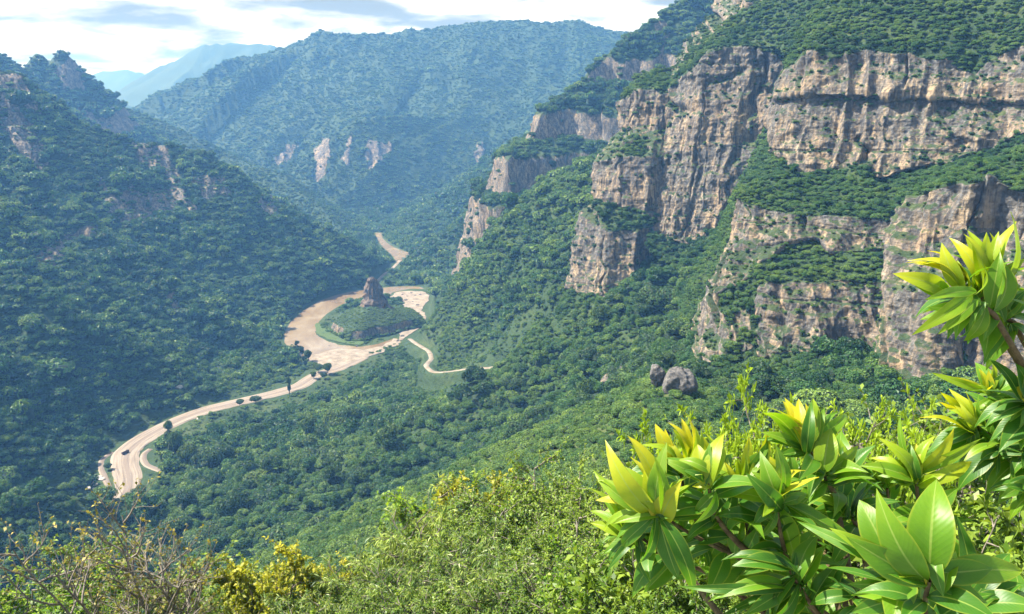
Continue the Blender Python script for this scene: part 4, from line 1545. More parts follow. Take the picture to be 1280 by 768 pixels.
t_, P_, g_ = place_near(846, 462, 12, 180, 420)
for (px, py, t, s, sc, lab) in [(845, 484, 270, 5.4, (.85, 1, 1.75), 'tall grey boulder standing on the crest of the near hillside'),
                                (822, 470, 274, 3.2, (.9, 1, 1.6), 'upright grey rock left of the tall crest boulder'),
                                (829, 508, 258, 3.4, (1, 1, 1.0), 'low grey rock at the foot of the tall crest boulder')]:
    p = pix(px, py, t)
    o = link('boulder', boulder_mesh('boulder', int(px) + 3, M_GREYROCK, 5))
    o.location = p
    o.scale = tuple(s * v for v in sc)
    o.rotation_euler = (.1, -.1, 1.0)
    o['label'] = lab
    o['category'] = 'rock'


for px, py, t, sz, sc, lab in [(765, 470, 470, 6.5, (1.3, 1, .8), 'brown rock outcrop in the gully right of the path end'), (782, 478, 465, 5, (.8, 1, 1.3), 'upright dark rock at the right end of the gully outcrop')]:
    put_rock(px, py, sz, [boulder_mesh('boulder', int(px), M_ROCK, 5)], lab, t=t, sc=sc)

# ------------------------------------------------------------------ trees and shrubs one can tell apart
M_TREE = leaf_material('tree_leaves', (.020, .055, .018), (.050, .115, .025), (.14, .20, .04), .25, tint=False, own=.5)
M_SH_GREEN = leaf_material('shrub_leaves', (.030, .075, .014), (.10, .19, .022), (.26, .36, .045), .35, tint=False, own=.3, rough=.45)
M_SH_FINE = leaf_material('narrow_leaves', (.030, .080, .018), (.11, .20, .035), (.34, .42, .085), .35, tint=False, own=.25, rough=.4)
M_SH_YEL = leaf_material('golden_leaves', (.09, .14, .016), (.25, .29, .025), (.50, .46, .04), .4, tint=False, own=.3)
M_SH_LIME = leaf_material('lime_leaves', (.035, .10, .012), (.11, .23, .018), (.32, .45, .035), .4, tint=False, own=.2)
M_SH_DRY = leaf_material('dry_leaves', (.08, .085, .02), (.20, .19, .04), (.42, .34, .06), .3, tint=False, own=.2)
M_TWIG, _t, _b = new_mat('twig_bark')
_p = _t.nodes.new('ShaderNodeNewGeometry').outputs['Position']
_t.links.new(ramp(_t, noise(_t, _p, 6, 4, .7), [(.3, (.09, .075, .058)), (.7, (.27, .24, .195))]), _b.inputs['Base Color'])


def tubes_mesh(name, tubes, mat, sides=5):
    V, F = [], []
    off = 0
    for pts, r0, r1 in tubes:
        pts = np.asarray(pts)
        n = len(pts)
        T = np.gradient(pts, axis=0)
        T /= np.maximum(np.linalg.norm(T, axis=1, keepdims=True), 1e-9)
        ref = np.array([0, 0, 1.0]) if abs(T[0, 2]) < .8 else np.array([1.0, 0, 0])
        a = np.cross(T, ref)
        a /= np.maximum(np.linalg.norm(a, axis=1, keepdims=True), 1e-9)
        b = np.cross(T, a)
        r = np.linspace(r0, r1, n)[:, None]
        ang = np.linspace(0, 2 * math.pi, sides, endpoint=False)
        ring = pts[:, None] + r[:, None] * (a[:, None] * np.cos(ang)[None, :, None] + b[:, None] * np.sin(ang)[None, :, None])
        V.append(ring.reshape(-1, 3))
        for i in range(n - 1):
            for j in range(sides):
                F.append((off + i * sides + j, off + i * sides + (j + 1) % sides, off + (i + 1) * sides + (j + 1) % sides, off + (i + 1) * sides + j))
        off += n * sides
    return mesh_from(name, np.vstack(V), np.array(F), mat)


def woody(seed, H, stems, spread, twigs, sub, up=.5, droop=0.0, thick=1.0, start=.25):
    """branch skeleton: stems > branches > twigs. returns tubes and leaf seats (point, direction)"""
    r = np.random.default_rng(seed)
    tubes, seats = [], []

    def curve(p, d, L, n, wob, grav):
        pts = [p]
        d = d / np.linalg.norm(d)
        for _ in range(n):
            d = d + r.normal(size=3) * wob + np.array([0, 0, grav])
            d /= np.linalg.norm(d)
            pts.append(pts[-1] + d * L / n)
        return np.array(pts)
    for s in range(stems):
        a = 2 * math.pi * (s + r.uniform(-.3, .3)) / stems
        tilt = spread * r.uniform(.3, 1.0)
        d = np.array([math.cos(a) * tilt, math.sin(a) * tilt, 1.0])
        L = H * r.uniform(.75, 1.0)
        st = curve(np.array([math.cos(a), math.sin(a), 0]) * .03 * H, d, L, 9, .10, .02)
        tubes.append((st, .020 * H / math.sqrt(stems) * 1.4 * thick, .004 * H * thick))
        for k in range(twigs):
            f = start + (1 - start) * (k + r.random()) / twigs
            i = min(8, int(f * 9))
            p = st[i] + (st[i + 1] - st[i]) * (f * 9 - i)
            a2 = r.uniform(0, 2 * math.pi)
            d2 = np.array([math.cos(a2), math.sin(a2), up * r.uniform(.3, 1.4)])
            L2 = H * .42 * (1.15 - .65 * f) * r.uniform(.7, 1.2)
            br = curve(p, d2, L2, 6, .16, -droop * .5)
            tubes.append((br, .007 * H * thick, .0022 * H * thick))
            for q in range(sub):
                g = .25 + .75 * (q + r.random()) / sub
                j = min(5, int(g * 6))
                p3 = br[j]
                d3 = (br[j + 1] - br[j]) / np.linalg.norm(br[j + 1] - br[j]) + r.normal(size=3) * .55
                L3 = H * .16 * r.uniform(.6, 1.3)
                tw = curve(p3, d3, L3, 4, .18, -droop)
                tubes.append((tw, .0024 * H * thick, .001 * H * thick))
                seats.append(tw)
            seats.append(br[3:])
    return tubes, seats


def leaves_on(seats, per, length, width, seed, droop=.0, tipw=0.0, shade=(.45, .2), zt=0.0):
    r = np.random.default_rng(seed)
    C, D = [], []
    for s in seats:
        f = r.random(per) if not tipw else 1 - r.random(per) ** 1.5 * (1 - tipw)
        i = np.minimum((f * (len(s) - 1)).astype(int), len(s) - 2)
        w = f * (len(s) - 1) - i
        C.append(s[i] * (1 - w[:, None]) + s[i + 1] * w[:, None])
        t = s[i + 1] - s[i]
        t /= np.maximum(np.linalg.norm(t, axis=1, keepdims=True), 1e-9)
        D.append(t * .7 + r.normal(size=(per, 3)) * .75 - np.array([0, 0, droop]))
    C, D = np.vstack(C), np.vstack(D)
    n = len(C)
    D /= np.linalg.norm(D, axis=1, keepdims=True)
    side = np.cross(D, r.normal(size=(n, 3)) * .5 + np.array([0, 0, 1.0]))
    side /= np.maximum(np.linalg.norm(side, axis=1, keepdims=True), 1e-9)
    nor = np.cross(side, D)
    L = (length * r.uniform(.6, 1.25, n))[:, None]
    Wd = L * width / length
    V = np.stack([C, C + D * L * .5 - side * Wd * .5 + nor * Wd * .22, C + D * L - np.array([0, 0, 1]) * L * .14, C + D * L * .5 + side * Wd * .5 + nor * Wd * .22], 1).reshape(-1, 3)
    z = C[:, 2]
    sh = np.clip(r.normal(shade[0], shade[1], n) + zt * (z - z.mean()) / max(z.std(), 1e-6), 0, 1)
    return V, np.arange(4 * n).reshape(n, 4), np.repeat(sh, 4)


def shrub(kind, label, group=None):
    """one shrub of the kind, height about 1, as Empty > stems, foliage"""
    k = dict(SHRUBS[kind])
    tubes, seats = woody(k['seed'], 1.0, k['stems'], k['spread'], k['twigs'], k['sub'], k.get('up', .5), k.get('droop', 0), thick=k.get('thick', 1), start=k.get('start', .25))
    root = thing(k.get('name', 'shrub'), label, k.get('cat', 'shrub'), group=group)
    link('stems' if k['stems'] > 1 else 'trunk', tubes_mesh('stems', tubes, M_TWIG, 4), root)
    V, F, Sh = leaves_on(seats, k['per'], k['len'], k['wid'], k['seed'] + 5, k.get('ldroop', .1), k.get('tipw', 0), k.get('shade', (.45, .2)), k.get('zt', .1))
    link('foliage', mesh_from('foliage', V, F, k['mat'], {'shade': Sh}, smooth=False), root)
    return root


SHRUBS = {
    'willow': dict(seed=21, stems=9, spread=.55, twigs=9, sub=6, per=16, len=.070, wid=.011, mat=M_SH_FINE, droop=.12, ldroop=.45, up=.7, name='willow_shrub', shade=(.5, .24)),
    'round': dict(seed=22, stems=7, spread=.5, twigs=13, sub=8, per=22, len=.026, wid=.015, mat=M_SH_GREEN, up=.6, name='leafy_shrub', zt=.16),
    'roundb': dict(seed=29, stems=5, spread=.7, twigs=11, sub=6, per=16, len=.034, wid=.019, mat=M_SH_GREEN, up=.4, name='leafy_shrub', zt=.16),
    'golden': dict(seed=23, stems=5, spread=.6, twigs=12, sub=7, per=22, len=.036, wid=.022, mat=M_SH_YEL, up=.6, name='golden_tree', cat='tree', zt=.14),
    'lime': dict(seed=24, stems=6, spread=.75, twigs=9, sub=6, per=16, len=.036, wid=.023, mat=M_SH_LIME, up=.5, name='bright_shrub', zt=.16),
    'dry': dict(seed=25, stems=5, spread=.8, twigs=9, sub=7, per=3, len=.022, wid=.014, mat=M_SH_DRY, up=.9, name='bare_tree', cat='tree', start=.35, tipw=.5, thick=.9),
    'dryb': dict(seed=27, stems=3, spread=.6, twigs=9, sub=7, per=4, len=.022, wid=.014, mat=M_SH_DRY, up=1.0, name='bare_tree', cat='tree', start=.4, tipw=.6, thick=1.0),
    'whorl': dict(seed=26, stems=11, spread=.75, twigs=12, sub=6, per=20, len=.046, wid=.013, mat=M_SH_LIME, up=.35, start=.45, name='whorled_shrub', tipw=.6, ldroop=-.1, zt=.3),
    'weed': dict(seed=28, stems=14, spread=1.3, twigs=5, sub=4, per=12, len=.085, wid=.034, mat=M_SH_GREEN, up=.6, name='weed_clump', cat='weed', ldroop=.2, zt=.15),
}
FIRST = {}
N_SHRUB = 0


def put_shrub(kind, px, py, t, label, group=None, wide=1.0, hmin=.6, hmax=14):
    """a shrub whose top shows at photo pixel px, py at depth t, rooted on the land below"""
    global N_SHRUB
    p = pix(px, py, t)
    g = float(h1(p[0], p[1])[0])
    H = min(max(hmin, p[2] - g), hmax)
    z = g - .03 * H
    sc = (H * wide, H * wide, H * 1.06)
    rz = float(rng.uniform(0, 6.28))
    if kind not in FIRST:
        o = FIRST[kind] = shrub(kind, label, group)
        o.location = (p[0], p[1], z)
        o.rotation_euler = (0, 0, rz)
        o.scale = sc
    else:
        o = copy_thing(FIRST[kind], (p[0], p[1], z), rz, sc, label, group)
        if group is None and 'group' in o:
            del o['group']
    N_SHRUB += 1
    print('shrub', kind, px, py, 't', t, 'gap %.1f H %.1f' % (p[2] - g, H))
    return o


put_shrub('dry', 138, 636, 40, 'bare spreading tree, leftmost of the two leafless trees at the bottom', wide=1.0)
put_shrub('dryb', 225, 648, 40, 'leafless twiggy tree right of the wider bare tree', wide=1.0)
put_shrub('golden', 330, 684, 41, 'golden yellow tree right of the bare trees at the bottom edge', wide=.9)
put_shrub('golden', 375, 715, 48, 'low golden bush just right of the golden yellow tree', wide=1.0)
put_shrub('lime', 95, 738, 46, 'bright green bush below the wide bare tree', wide=1.2)
put_shrub('lime', 30, 752, 46, 'bright green bush in the bottom left corner', wide=1.2)
put_shrub('roundb', 190, 722, 48, 'olive green bush between the two leafless trees', wide=1.3)
put_shrub('roundb', 262, 726, 46, 'olive green bush below the twiggy leafless tree', wide=1.2)
put_shrub('round', 690, 585, 46, 'tall leafy shrub left of the big glossy leaves, highest of its band', wide=.8)
put_shrub('roundb', 640, 610, 44, 'yellow-green leafy shrub left of the tallest leafy shrub', wide=.9)
put_shrub('round', 742, 612, 40, 'leafy shrub in the gap beside the glossy leaf tips', wide=.9)
put_shrub('round', 725, 655, 32, 'dense leafy shrub below the leftmost glossy leaf tips', wide=1.0)
put_shrub('roundb', 790, 668, 26, 'leafy shrub under the leftmost glossy shoot', wide=1.1)
WIL = [(585, 622, 46, 'tallest feathery willow-like shrub on the near slope'), (545, 648, 44, 'feathery willow-like shrub left of the tallest one'), (492, 680, 42, 'drooping feathery shrub on the left end of the willow-like band'),
       (618, 655, 38, 'feathery shrub in front of the tallest willow-like shrub'), (565, 690, 36, 'feathery shrub at the lower middle of the near slope'), (455, 704, 42, 'small feathery shrub between the golden bush and the willow-like band'),
       (510, 716, 34, 'low feathery shrub near the bottom edge, left of centre'), (610, 712, 28, 'low feathery shrub at the bottom edge, centre'), (660, 690, 30, 'feathery shrub below the tall leafy shrub')]
for px, py, t, lab in WIL:
    put_shrub('willow', px, py, t, lab, wide=.95)
for px, py, t, lab in [(700, 705, 26, 'small leafy shrub at the bottom edge left of the glossy leaves'), (425, 722, 42, 'leafy shrub at the bottom edge beside the golden bush'), (545, 742, 28, 'low leafy shrub at the very bottom, centre left'), (655, 738, 23, 'low leafy shrub at the very bottom, centre'), (470, 744, 34, 'low leafy shrub at the very bottom, left of the centre one'), (760, 725, 20, 'low leafy shrub at the very bottom, beside the glossy shrub')]:
    put_shrub('roundb', px, py, t, lab, wide=1.15)
for px, py, t, lab, hm in [(905, 500, 17, 'yellow-tipped shrub with whorled narrow leaves behind the left glossy shoots', 6), (966, 506, 15, 'whorled-leaf shrub just behind the highest glossy shoot', 6), (1105, 512, 13, 'whorled-leaf shrub standing alone between the two glossy branches', 5), (1040, 540, 16, 'low whorled-leaf shrub between the taller whorled shrubs', 5)]:
    put_shrub('whorl', px, py, t, lab, wide=.42, hmax=hm)
for px, py, t, lab in [(930, 560, 20, 'leafy bush filling the gap behind the yellow-tipped shrub'), (1010, 560, 22, 'leafy bush behind the highest glossy shoot'), (1075, 565, 19, 'leafy bush left of the lone whorled shrub'), (1150, 560, 20, 'leafy bush right of the lone whorled shrub'), (1215, 575, 18, 'leafy bush behind the right glossy shrub')]:
    put_shrub('round', px, py, t, lab, wide=.9, hmax=8)
for kd, px, py, t, lab in [('round', 60, 715, 52, 'dark leafy bush left of the wide bare tree'), ('round', 300, 742, 42, 'leafy bush under the golden yellow tree'), ('golden', 415, 700, 50, 'smallest golden bush, next to the willow-like band'),
                           ('round', 225, 748, 42, 'leafy bush at the bottom edge below the twiggy bare tree'), ('round', 150, 752, 42, 'leafy bush at the bottom edge below the wide bare tree'), ('willow', 395, 745, 36, 'feathery shrub at the bottom edge right of the golden tree'),
                           ('round', 660, 640, 40, 'rounded leafy shrub in the middle of the near shrub band'), ('golden', 600, 600, 54, 'golden topped bush above the willow-like band'), ('lime', 560, 640, 50, 'bright green bush on the upper edge of the willow-like band'),
                           ('round', 520, 660, 48, 'leafy bush among the willow-like shrubs, left'), ('lime', 740, 690, 24, 'bright green bush below the leftmost glossy shoot'), ('round', 590, 668, 40, 'leafy bush among the willow-like shrubs, right')]:
    put_shrub(kd, px, py, t, lab, wide=1.05)
WEED = 'leafy weed growing on the near slope under the glossy shrub'
for px, py, t in [(800, 720, 17), (850, 690, 16), (770, 745, 16), (820, 752, 13), (880, 735, 12), (930, 700, 13), (900, 660, 16), (1040, 640, 13), (1110, 660, 11), (1180, 640, 12), (1240, 650, 11), (1200, 700, 9), (1080, 720, 9), (960, 750, 9), (1250, 720, 8), (830, 650, 22), (1000, 610, 16), (1080, 600, 15), (1150, 610, 14), (1230, 600, 14), (940, 600, 19), (870, 610, 22)]:
    put_shrub('weed', px, py, t, WEED, 'weeds under the glossy shrub', wide=1.0, hmin=.4, hmax=3.5)

# trees of the river bank and road side, each with trunk and crown
TREE_CROWN = [crown_mesh('crown', M_TREE, M_DARK, **KINDS[i]) for i in range(4)]


def tree(px, py, H, wid, kind, label, group=None, name='tree', t=None):
    p = ground(px, py) if t is None else pix(px, py, t)
    z = float(h1(p[0], p[1])[0])
    root = thing(name, label, 'tree', (p[0], p[1], z), float(rng.uniform(0, 6.28)), group)
    tr = link('trunk', TRUNK, root)
    tr.scale = (H * .03, H * .03, H * .5)
    c = link('crown', TREE_CROWN[kind], root)
    c.location = (0, 0, H * .22)
    c.scale = (wid * .5, wid * .5, H * .62)
    return root


TRUNK = tubes_mesh('trunk', [(np.array([(0, 0, 0), (.2, 0, .35), (-.1, .1, .7), (0, 0, 1.0)]), 1.0, .5), (np.array([(-.1, .1, .6), (2, .5, .95)]), .5, .2), (np.array([(.1, .1, .5), (-2, -1, .95)]), .5, .2)], M_BARK, 6)
tree(362, 494, 17, 7, 3, 'slim upright tree standing alone on the sand below the dirt road bend')
tree(320, 505, 10, 12, 2, 'broad low tree beside the dirt road, left of the slim tree')
tree(300, 508, 8, 9, 0, 'small round tree at the roadside, left of the broad low one')
for px, py, H, w, k in [(378, 446, 14, 9, 1), (386, 452, 16, 10, 0), (372, 438, 12, 8, 3), (398, 466, 13, 11, 2), (410, 468, 15, 12, 0), (392, 474, 9, 9, 1), (405, 474, 9, 8, 2), (382, 460, 12, 9, 3)]:
    tree(px, py, H, w, k, 'loose tree on the river bank where the dirt road leaves the water', 'trees at the river bend')
tree(222, 590, 25, 18, 1, 'tall dark tree beside the short loop of dirt track')
tree(238, 594, 21, 18, 0, 'dark tree right of the tallest tree by the loop track')
tree(214, 574, 18, 12, 3, 'narrow dark tree behind the tallest tree by the loop track')
tree(254, 588, 15, 18, 2, 'pale green round tree right of the dark tree group')
tree(160, 632, 11, 11, 0, 'small dark tree at the lower edge of the dirt road bend')
tree(176, 625, 12, 12, 2, 'round bush-like tree on the inside of the dirt road bend')
tree(136, 588, 7, 7, 0, 'small tree between the side track and the dirt road')
tree(470, 336, 18, 12, 1, 'dark tree on the bank between the upper river and the island')


# the largest crowns of the valley forest stand as trees of their own
for P_, r_, sc_ in SINGLE:
    root = thing('forest_tree', 'large-crowned green tree in the closed forest of the valley slope', 'tree', tuple(float(c) for c in P_), float(rng.uniform(0, 6.28)), 'large trees of the valley forest')
    c = link('crown', TREE_CROWN[int(rng.integers(4))], root)
    c.scale = tuple(float(v) for v in sc_)
    tr = link('trunk', TRUNK, root)
    tr.scale = (r_ * .07, r_ * .07, r_ * .8)
    tr.location = (0, 0, -r_ * .35)


# ------------------------------------------------------------------ the dark truck on the dirt road
def bevel_box(bm, x0, x1, y0, y1, z0, z1, bv=.06, taper=0.0):
    vs = [bm.verts.new(p) for p in ((x0, y0, z0), (x1, y0, z0), (x1, y1, z0), (x0, y1, z0), (x0 + taper, y0 + taper * .4, z1), (x1 - taper, y0 + taper * .4, z1), (x1 - taper, y1 - taper * .4, z1), (x0 + taper, y1 - taper * .4, z1))]
    fs = [bm.faces.new([vs[i] for i in f]) for f in ((3, 2, 1, 0), (4, 5, 6, 7), (0, 1, 5, 4), (1, 2, 6, 5), (2, 3, 7, 6), (3, 0, 4, 7))]
    bmesh.ops.bevel(bm, geom=list({e for f in fs for e in f.edges}), offset=bv, segments=2, affect='EDGES')


def bm_obj(name, build, mat, parent):
    bm = bmesh.new()
    build(bm)
    me = bpy.data.meshes.new(name)
    bm.to_mesh(me)
    bm.free()
    me.materials.append(mat)
    return link(name, me, parent)


def plain(name, c, rough=.4):
    m, t, b = new_mat(name)
    n = noise(t, t.nodes.new('ShaderNodeTexCoord').outputs['Object'], 3, 4, .6)
    t.links.new(mix(t, ramp(t, n, [(.3, 0), (.8, .5)]), c, tuple(v * 1.6 + .02 for v in c)), b.inputs['Base Color'])
    b.inputs['Roughness'].default_value = rough
    return m


def truck():
    dark, glass, tyre = plain('truck_paint', (.035, .03, .045)), plain('window_glass', (.02, .025, .03), .1), plain('tyre_rubber', (.015, .015, .015), .8)
    bed = plain('truck_bed', (.07, .05, .06))
    p = ground(157, 568)
    z = float(h1(p[0], p[1])[0]) + .5
    root = thing('truck', 'small dark truck standing on the wide dirt road at its bend', 'truck', (p[0], p[1], z), 1.1)
    bm_obj('cab', lambda bm: bevel_box(bm, 1.2, 3.2, -1.05, 1.05, .6, 2.5, .12, .18), dark, root)
    bm_obj('windscreen', lambda bm: bevel_box(bm, 2.9, 3.16, -.85, .85, 1.55, 2.2, .03), glass, root)
    bm_obj('chassis', lambda bm: bevel_box(bm, -3.2, 3.0, -.95, .95, .45, .75, .05), dark, root)

    def tub(bm):
        bevel_box(bm, -3.2, 1.0, -1.1, 1.1, .78, .95, .03)
        bevel_box(bm, -3.2, 1.0, -1.1, -1.0, .96, 1.9, .03)
        bevel_box(bm, -3.2, 1.0, 1.0, 1.1, .96, 1.9, .03)
        bevel_box(bm, -3.2, -3.1, -.99, .99, .96, 1.9, .03)
        bevel_box(bm, .9, 1.0, -.99, .99, .96, 2.0, .03)
    bm_obj('load_bed', tub, bed, root)
    for x in (-2.2, 2.2):
        for y in (-1.0, 1.0):
            def wheel(bm):
                bmesh.ops.create_cone(bm, cap_ends=True, segments=18, radius1=.48, radius2=.48, depth=.3, matrix=Matrix.Translation((x, y, .48)) @ Matrix.Rotation(math.pi / 2, 4, 'X'))
            bm_obj('wheel', wheel, tyre, root)


truck()
# ------------------------------------------------------------------ the glossy broad-leaved shrubs in front
def glossy_material():
    m, t, b = new_mat('glossy_leaf')
    age = math_node(t, 'ADD', attr(t, 'age'), .06)
    ac = attr(t, 'across')
    al = attr(t, 'along')
    pos = t.nodes.new('ShaderNodeNewGeometry').outputs['Position']
    nz_ = noise(t, pos, 22, 4, .6)
    a2 = math_node(t, 'ADD', age, math_node(t, 'MULTIPLY', math_node(t, 'SUBTRACT', nz_, .5), .30))
    a2 = math_node(t, 'ADD', a2, math_node(t, 'MULTIPLY', math_node(t, 'SUBTRACT', al, .5), .22))
    c = ramp(t, a2, [(.0, (.022, .090, .014)), (.25, (.065, .19, .014)), (.5, (.135, .275, .014)), (.75, (.28, .39, .016)), (1.0, (.52, .47, .02))])
    # pale midrib and fine side veins, yellow margin
    mid = ramp(t, math_node(t, 'ABSOLUTE', ac), [(.0, .75), (.045, .55), (.075, 0)])
    c = mix(t, mid, c, (.30, .40, .085))
    vein = math_node(t, 'SINE', math_node(t, 'MULTIPLY', math_node(t, 'SUBTRACT', al, math_node(t, 'MULTIPLY', math_node(t, 'ABSOLUTE', ac), .22)), 95.0))
    c = mix(t, ramp(t, vein, [(.86, 0), (1.0, .09)]), c, (.26, .36, .07))
    edge = ramp(t, math_node(t, 'ABSOLUTE', ac), [(.86, 0), (1.0, .55)])
    c = mix(t, edge, c, (.36, .38, .035))
    t.links.new(c, b.inputs['Base Color'])
    b.inputs['Roughness'].default_value = .42
    b.inputs['Specular IOR Level'].default_value = .4
    t.links.new(bump(t, vein, .05, .002, bump(t, noise(t, pos, 60, 3, .6), .1, .002)), b.inputs['Normal'])
    tr = t.nodes.new('ShaderNodeBsdfTranslucent')
    t.links.new(mix(t, 1.0, c, (1.5, 1.45, .5), 'MULTIPLY'), tr.inputs[0])
    ms = N(t, 'ShaderNodeMixShader')
    ms.inputs[0].default_value = .45
    t.links.new(b.outputs[0], ms.inputs[1])
    t.links.new(tr.outputs[0], ms.inputs[2])
    t.links.new(ms.outputs[0], t.nodes['Material Output'].inputs[0])
    return m


M_GLOSSY = glossy_material()
M_STEM, _t, _b = new_mat('shrub_stem')
_p = _t.nodes.new('ShaderNodeNewGeometry').outputs['Position']
_t.links.new(ramp(_t, noise(_t, _p, 55, 4, .7), [(.3, (.055, .038, .02)), (.55, (.13, .095, .045)), (.75, (.20, .20, .06))]), _b.inputs['Base Color'])
lr = np.random.default_rng(5)


def leaf_geo(p0, p1, width, face, fold=.35, curl=.12, nu=13, nv=7, tip=.9):
    """one folded, curled leaf from stalk p0 to tip p1, upper side towards face"""
    p0, p1 = np.asarray(p0), np.asarray(p1)
    ax = p1 - p0
    L = np.linalg.norm(ax)
    ax = ax / L
    side = np.cross(ax, face)
    side /= max(np.linalg.norm(side), 1e-9)
    up = np.cross(side, ax)
    s = np.linspace(0, 1, nu)
    prof = np.power(np.sin(math.pi * np.power(s, .86)), tip) * (1 - .25 * s ** 6)
    prof = np.maximum(prof, .05 * (1 - s) * (s < .2))
    prof[0] = .06
    prof[-1] = .0
    v = np.linspace(-1, 1, nv)
    S, Vv = np.meshgrid(s, v, indexing='ij')
    w = (prof * width * .5)[:, None] * Vv
    rise = fold * np.abs(w) - .35 * fold * w * w / max(width * .5, 1e-6)
    bend = curl * L * (4 * s * (1 - s))[:, None] - curl * L * .9 * (s ** 3)[:, None]
    wave = .015 * L * np.sin(S * 9 + lr.uniform(0, 6)) * np.abs(Vv)
    P = p0 + ax * (S * L)[..., None] + side * w[..., None] + up * (rise + bend + wave)[..., None]
    return P.reshape(-1, 3), grid_faces(nu, nv), Vv.ravel(), S.ravel()


def build_cluster(leaves):
    V, F, A, AC, AL = [], [], [], [], []
    off = 0
    for P0, P1, w, face, age, curl, tip in leaves:
        v, f, ac, al = leaf_geo(P0, P1, w, face, lr.uniform(.2, .5), curl, tip=tip)
        V.append(v)
        F.append(f + off)
        off += len(v)
        A.append(np.full(len(v), age))
        AC.append(ac)
        AL.append(al)
    return np.vstack(V), np.vstack(F), dict(age=np.concatenate(A), across=np.concatenate(AC), along=np.concatenate(AL))


def z8(x, y):
    return 740 + x / 2.370, 450 + y / 2.370


def z6(x, y):
    return 1100 + x / 4.8, 440 + y / 4.8


def z5(x, y):
    return 1100 + x / 3.84, 270 + y / 3.84


# each shoot: zoom frame, stalk point, depth, leaf tips (x, y, age, width ratio), stem points back to the plant
SHOOTS_MAIN = [
    (z8, (195, 455), 1.55, [(122, 222, .8, .34), (34, 258, .75, .3), (62, 300, .6, .34), (18, 345, .55, .24), (12, 405, .85, .3), (172, 396, .95, .62), (205, 480, .5, .3), (168, 275, .7, .36), (58, 482, .45, .24), (76, 562, .22, .26), (312, 352, .6, .22), (290, 372, .35, .24), (345, 455, .25, .3), (255, 655, .15, .34), (196, 300, .62, .36), (210, 390, .5, .34), (215, 250, .45, .3)],
     [(300, 520), (420, 580), (540, 640), (700, 760), (900, 900)]),
    (z8, (262, 330), 1.62, [(272, 172, .85, .32), (186, 190, .8, .3), (240, 182, .9, .3), (158, 238, .6, .3), (318, 205, .6, .3), (215, 205, .95, .34), (330, 300, .4, .3), (205, 300, .4, .3)],
     [(280, 420), (350, 530), (470, 600)]),
    (z8, (345, 360), 1.52, [(312, 248, .75, .5), (384, 210, .7, .36), (258, 290, .5, .3), (206, 290, .45, .26), (400, 255, .6, .3), (290, 330, .8, .34), (300, 460, .3, .4), (360, 235, .5, .32)],
     [(360, 450), (430, 540), (520, 610)]),
    (z8, (442, 395), 1.58, [(466, 226, .75, .34), (372, 268, .7, .32), (396, 300, .8, .34), (430, 290, .6, .36), (500, 310, .45, .3), (345, 370, .3, .26), (340, 318, .45, .3), (520, 262, .3, .36), (410, 440, .2, .36)],
     [(450, 470), (490, 560), (560, 640)]),
    (z8, (548, 440), 1.50, [(552, 252, .5, .3), (626, 312, .85, .26), (384, 392, .55, .3), (500, 278, .4, .36), (520, 335, .75, .34), (640, 395, .35, .4), (478, 490, .2, .4), (606, 600, .45, .4), (700, 540, .4, .42), (496, 532, .3, .3), (590, 380, .65, .32), (480, 330, .45, .3)],
     [(560, 520), (585, 610), (640, 720), (760, 840)]),
    (z8, (645, 268), 1.62, [(538, 128, .7, .38), (610, 112, .9, .3), (662, 110, .55, .34), (728, 148, .25, .28), (506, 210, .45, .26), (496, 245, .5, .28), (690, 140, .35, .3), (570, 120, .92, .36), (640, 130, .85, .3), (585, 175, .6, .36), (545, 290, .35, .3)],
     [(690, 345), (740, 420), (780, 480), (830, 570), (900, 700), (960, 860)]),
    (z8, (690, 350), 1.60, [(706, 198, .55, .48), (792, 255, .5, .34), (770, 280, .2, .34), (588, 372, .25, .36), (620, 320, .35, .3), (800, 320, .3, .3)], [(720, 400)]),
    (z8, (770, 470), 1.62, [(726, 400, .2, .4), (836, 330, .25, .36), (690, 430, .35, .3), (820, 400, .3, .34), (712, 480, .3, .34), (640, 400, .5, .3), (700, 395, .55, .34)], [(800, 520)]),
    (z8, (960, 352), 1.70, [(892, 240, .7, .3), (828, 282, .65, .32), (866, 228, .6, .3), (960, 244, .8, .3), (1082, 208, .78, .24), (1136, 298, .72, .26), (800, 308, .45, .3), (930, 268, .65, .34), (1000, 300, .2, .3), (850, 340, .4, .34), (1010, 220, .6, .3), (960, 290, .55, .3)],
     [(970, 460), (985, 560), (990, 660)]),
    (z8, (1000, 655), 1.22, [(1018, 352, .38, .46), (838, 404, .42, .34), (896, 560, .62, .36), (1284, 622, .45, .3), (1075, 560, .45, .34), (985, 650, .92, .5), (1180, 720, .25, .34), (960, 560, .3, .3), (1000, 560, .5, .3), (1090, 640, .35, .3)],
     [(985, 720), (1000, 820), (1040, 980)]),
    (z8, (930, 650), 1.30, [(792, 412, .36, .46), (714, 500, .52, .24), (842, 640, .42, .5), (760, 668, .3, .3), (900, 716, .4, .4), (820, 560, .2, .34), (880, 560, .4, .3), (700, 610, .15, .36)],
     [(950, 720), (1000, 840)]),
    (z8, (600, 650), 1.48, [(350, 698, .35, .2), (452, 756, .2, .3), (520, 770, .2, .3), (600, 770, .2, .34), (690, 716, .12, .36), (640, 560, .2, .3), (520, 560, .15, .34), (420, 600, .12, .36)], [(660, 740), (760, 850)]),
    (z8, (780, 700), 1.45, [(700, 640, .12, .36), (860, 620, .12, .36), (900, 780, .12, .4), (640, 720, .15, .36), (720, 780, .12, .4), (830, 790, .15, .36), (940, 690, .3, .34)], [(840, 780), (900, 880)]),
    (z8, (1120, 720), 1.40, [(1240, 560, .1, .36), (1300, 690, .2, .34), (1060, 780, .12, .4), (1220, 780, .1, .4), (1180, 640, .14, .36), (1290, 760, .4, .34)], [(1120, 800), (1100, 920)]),
]
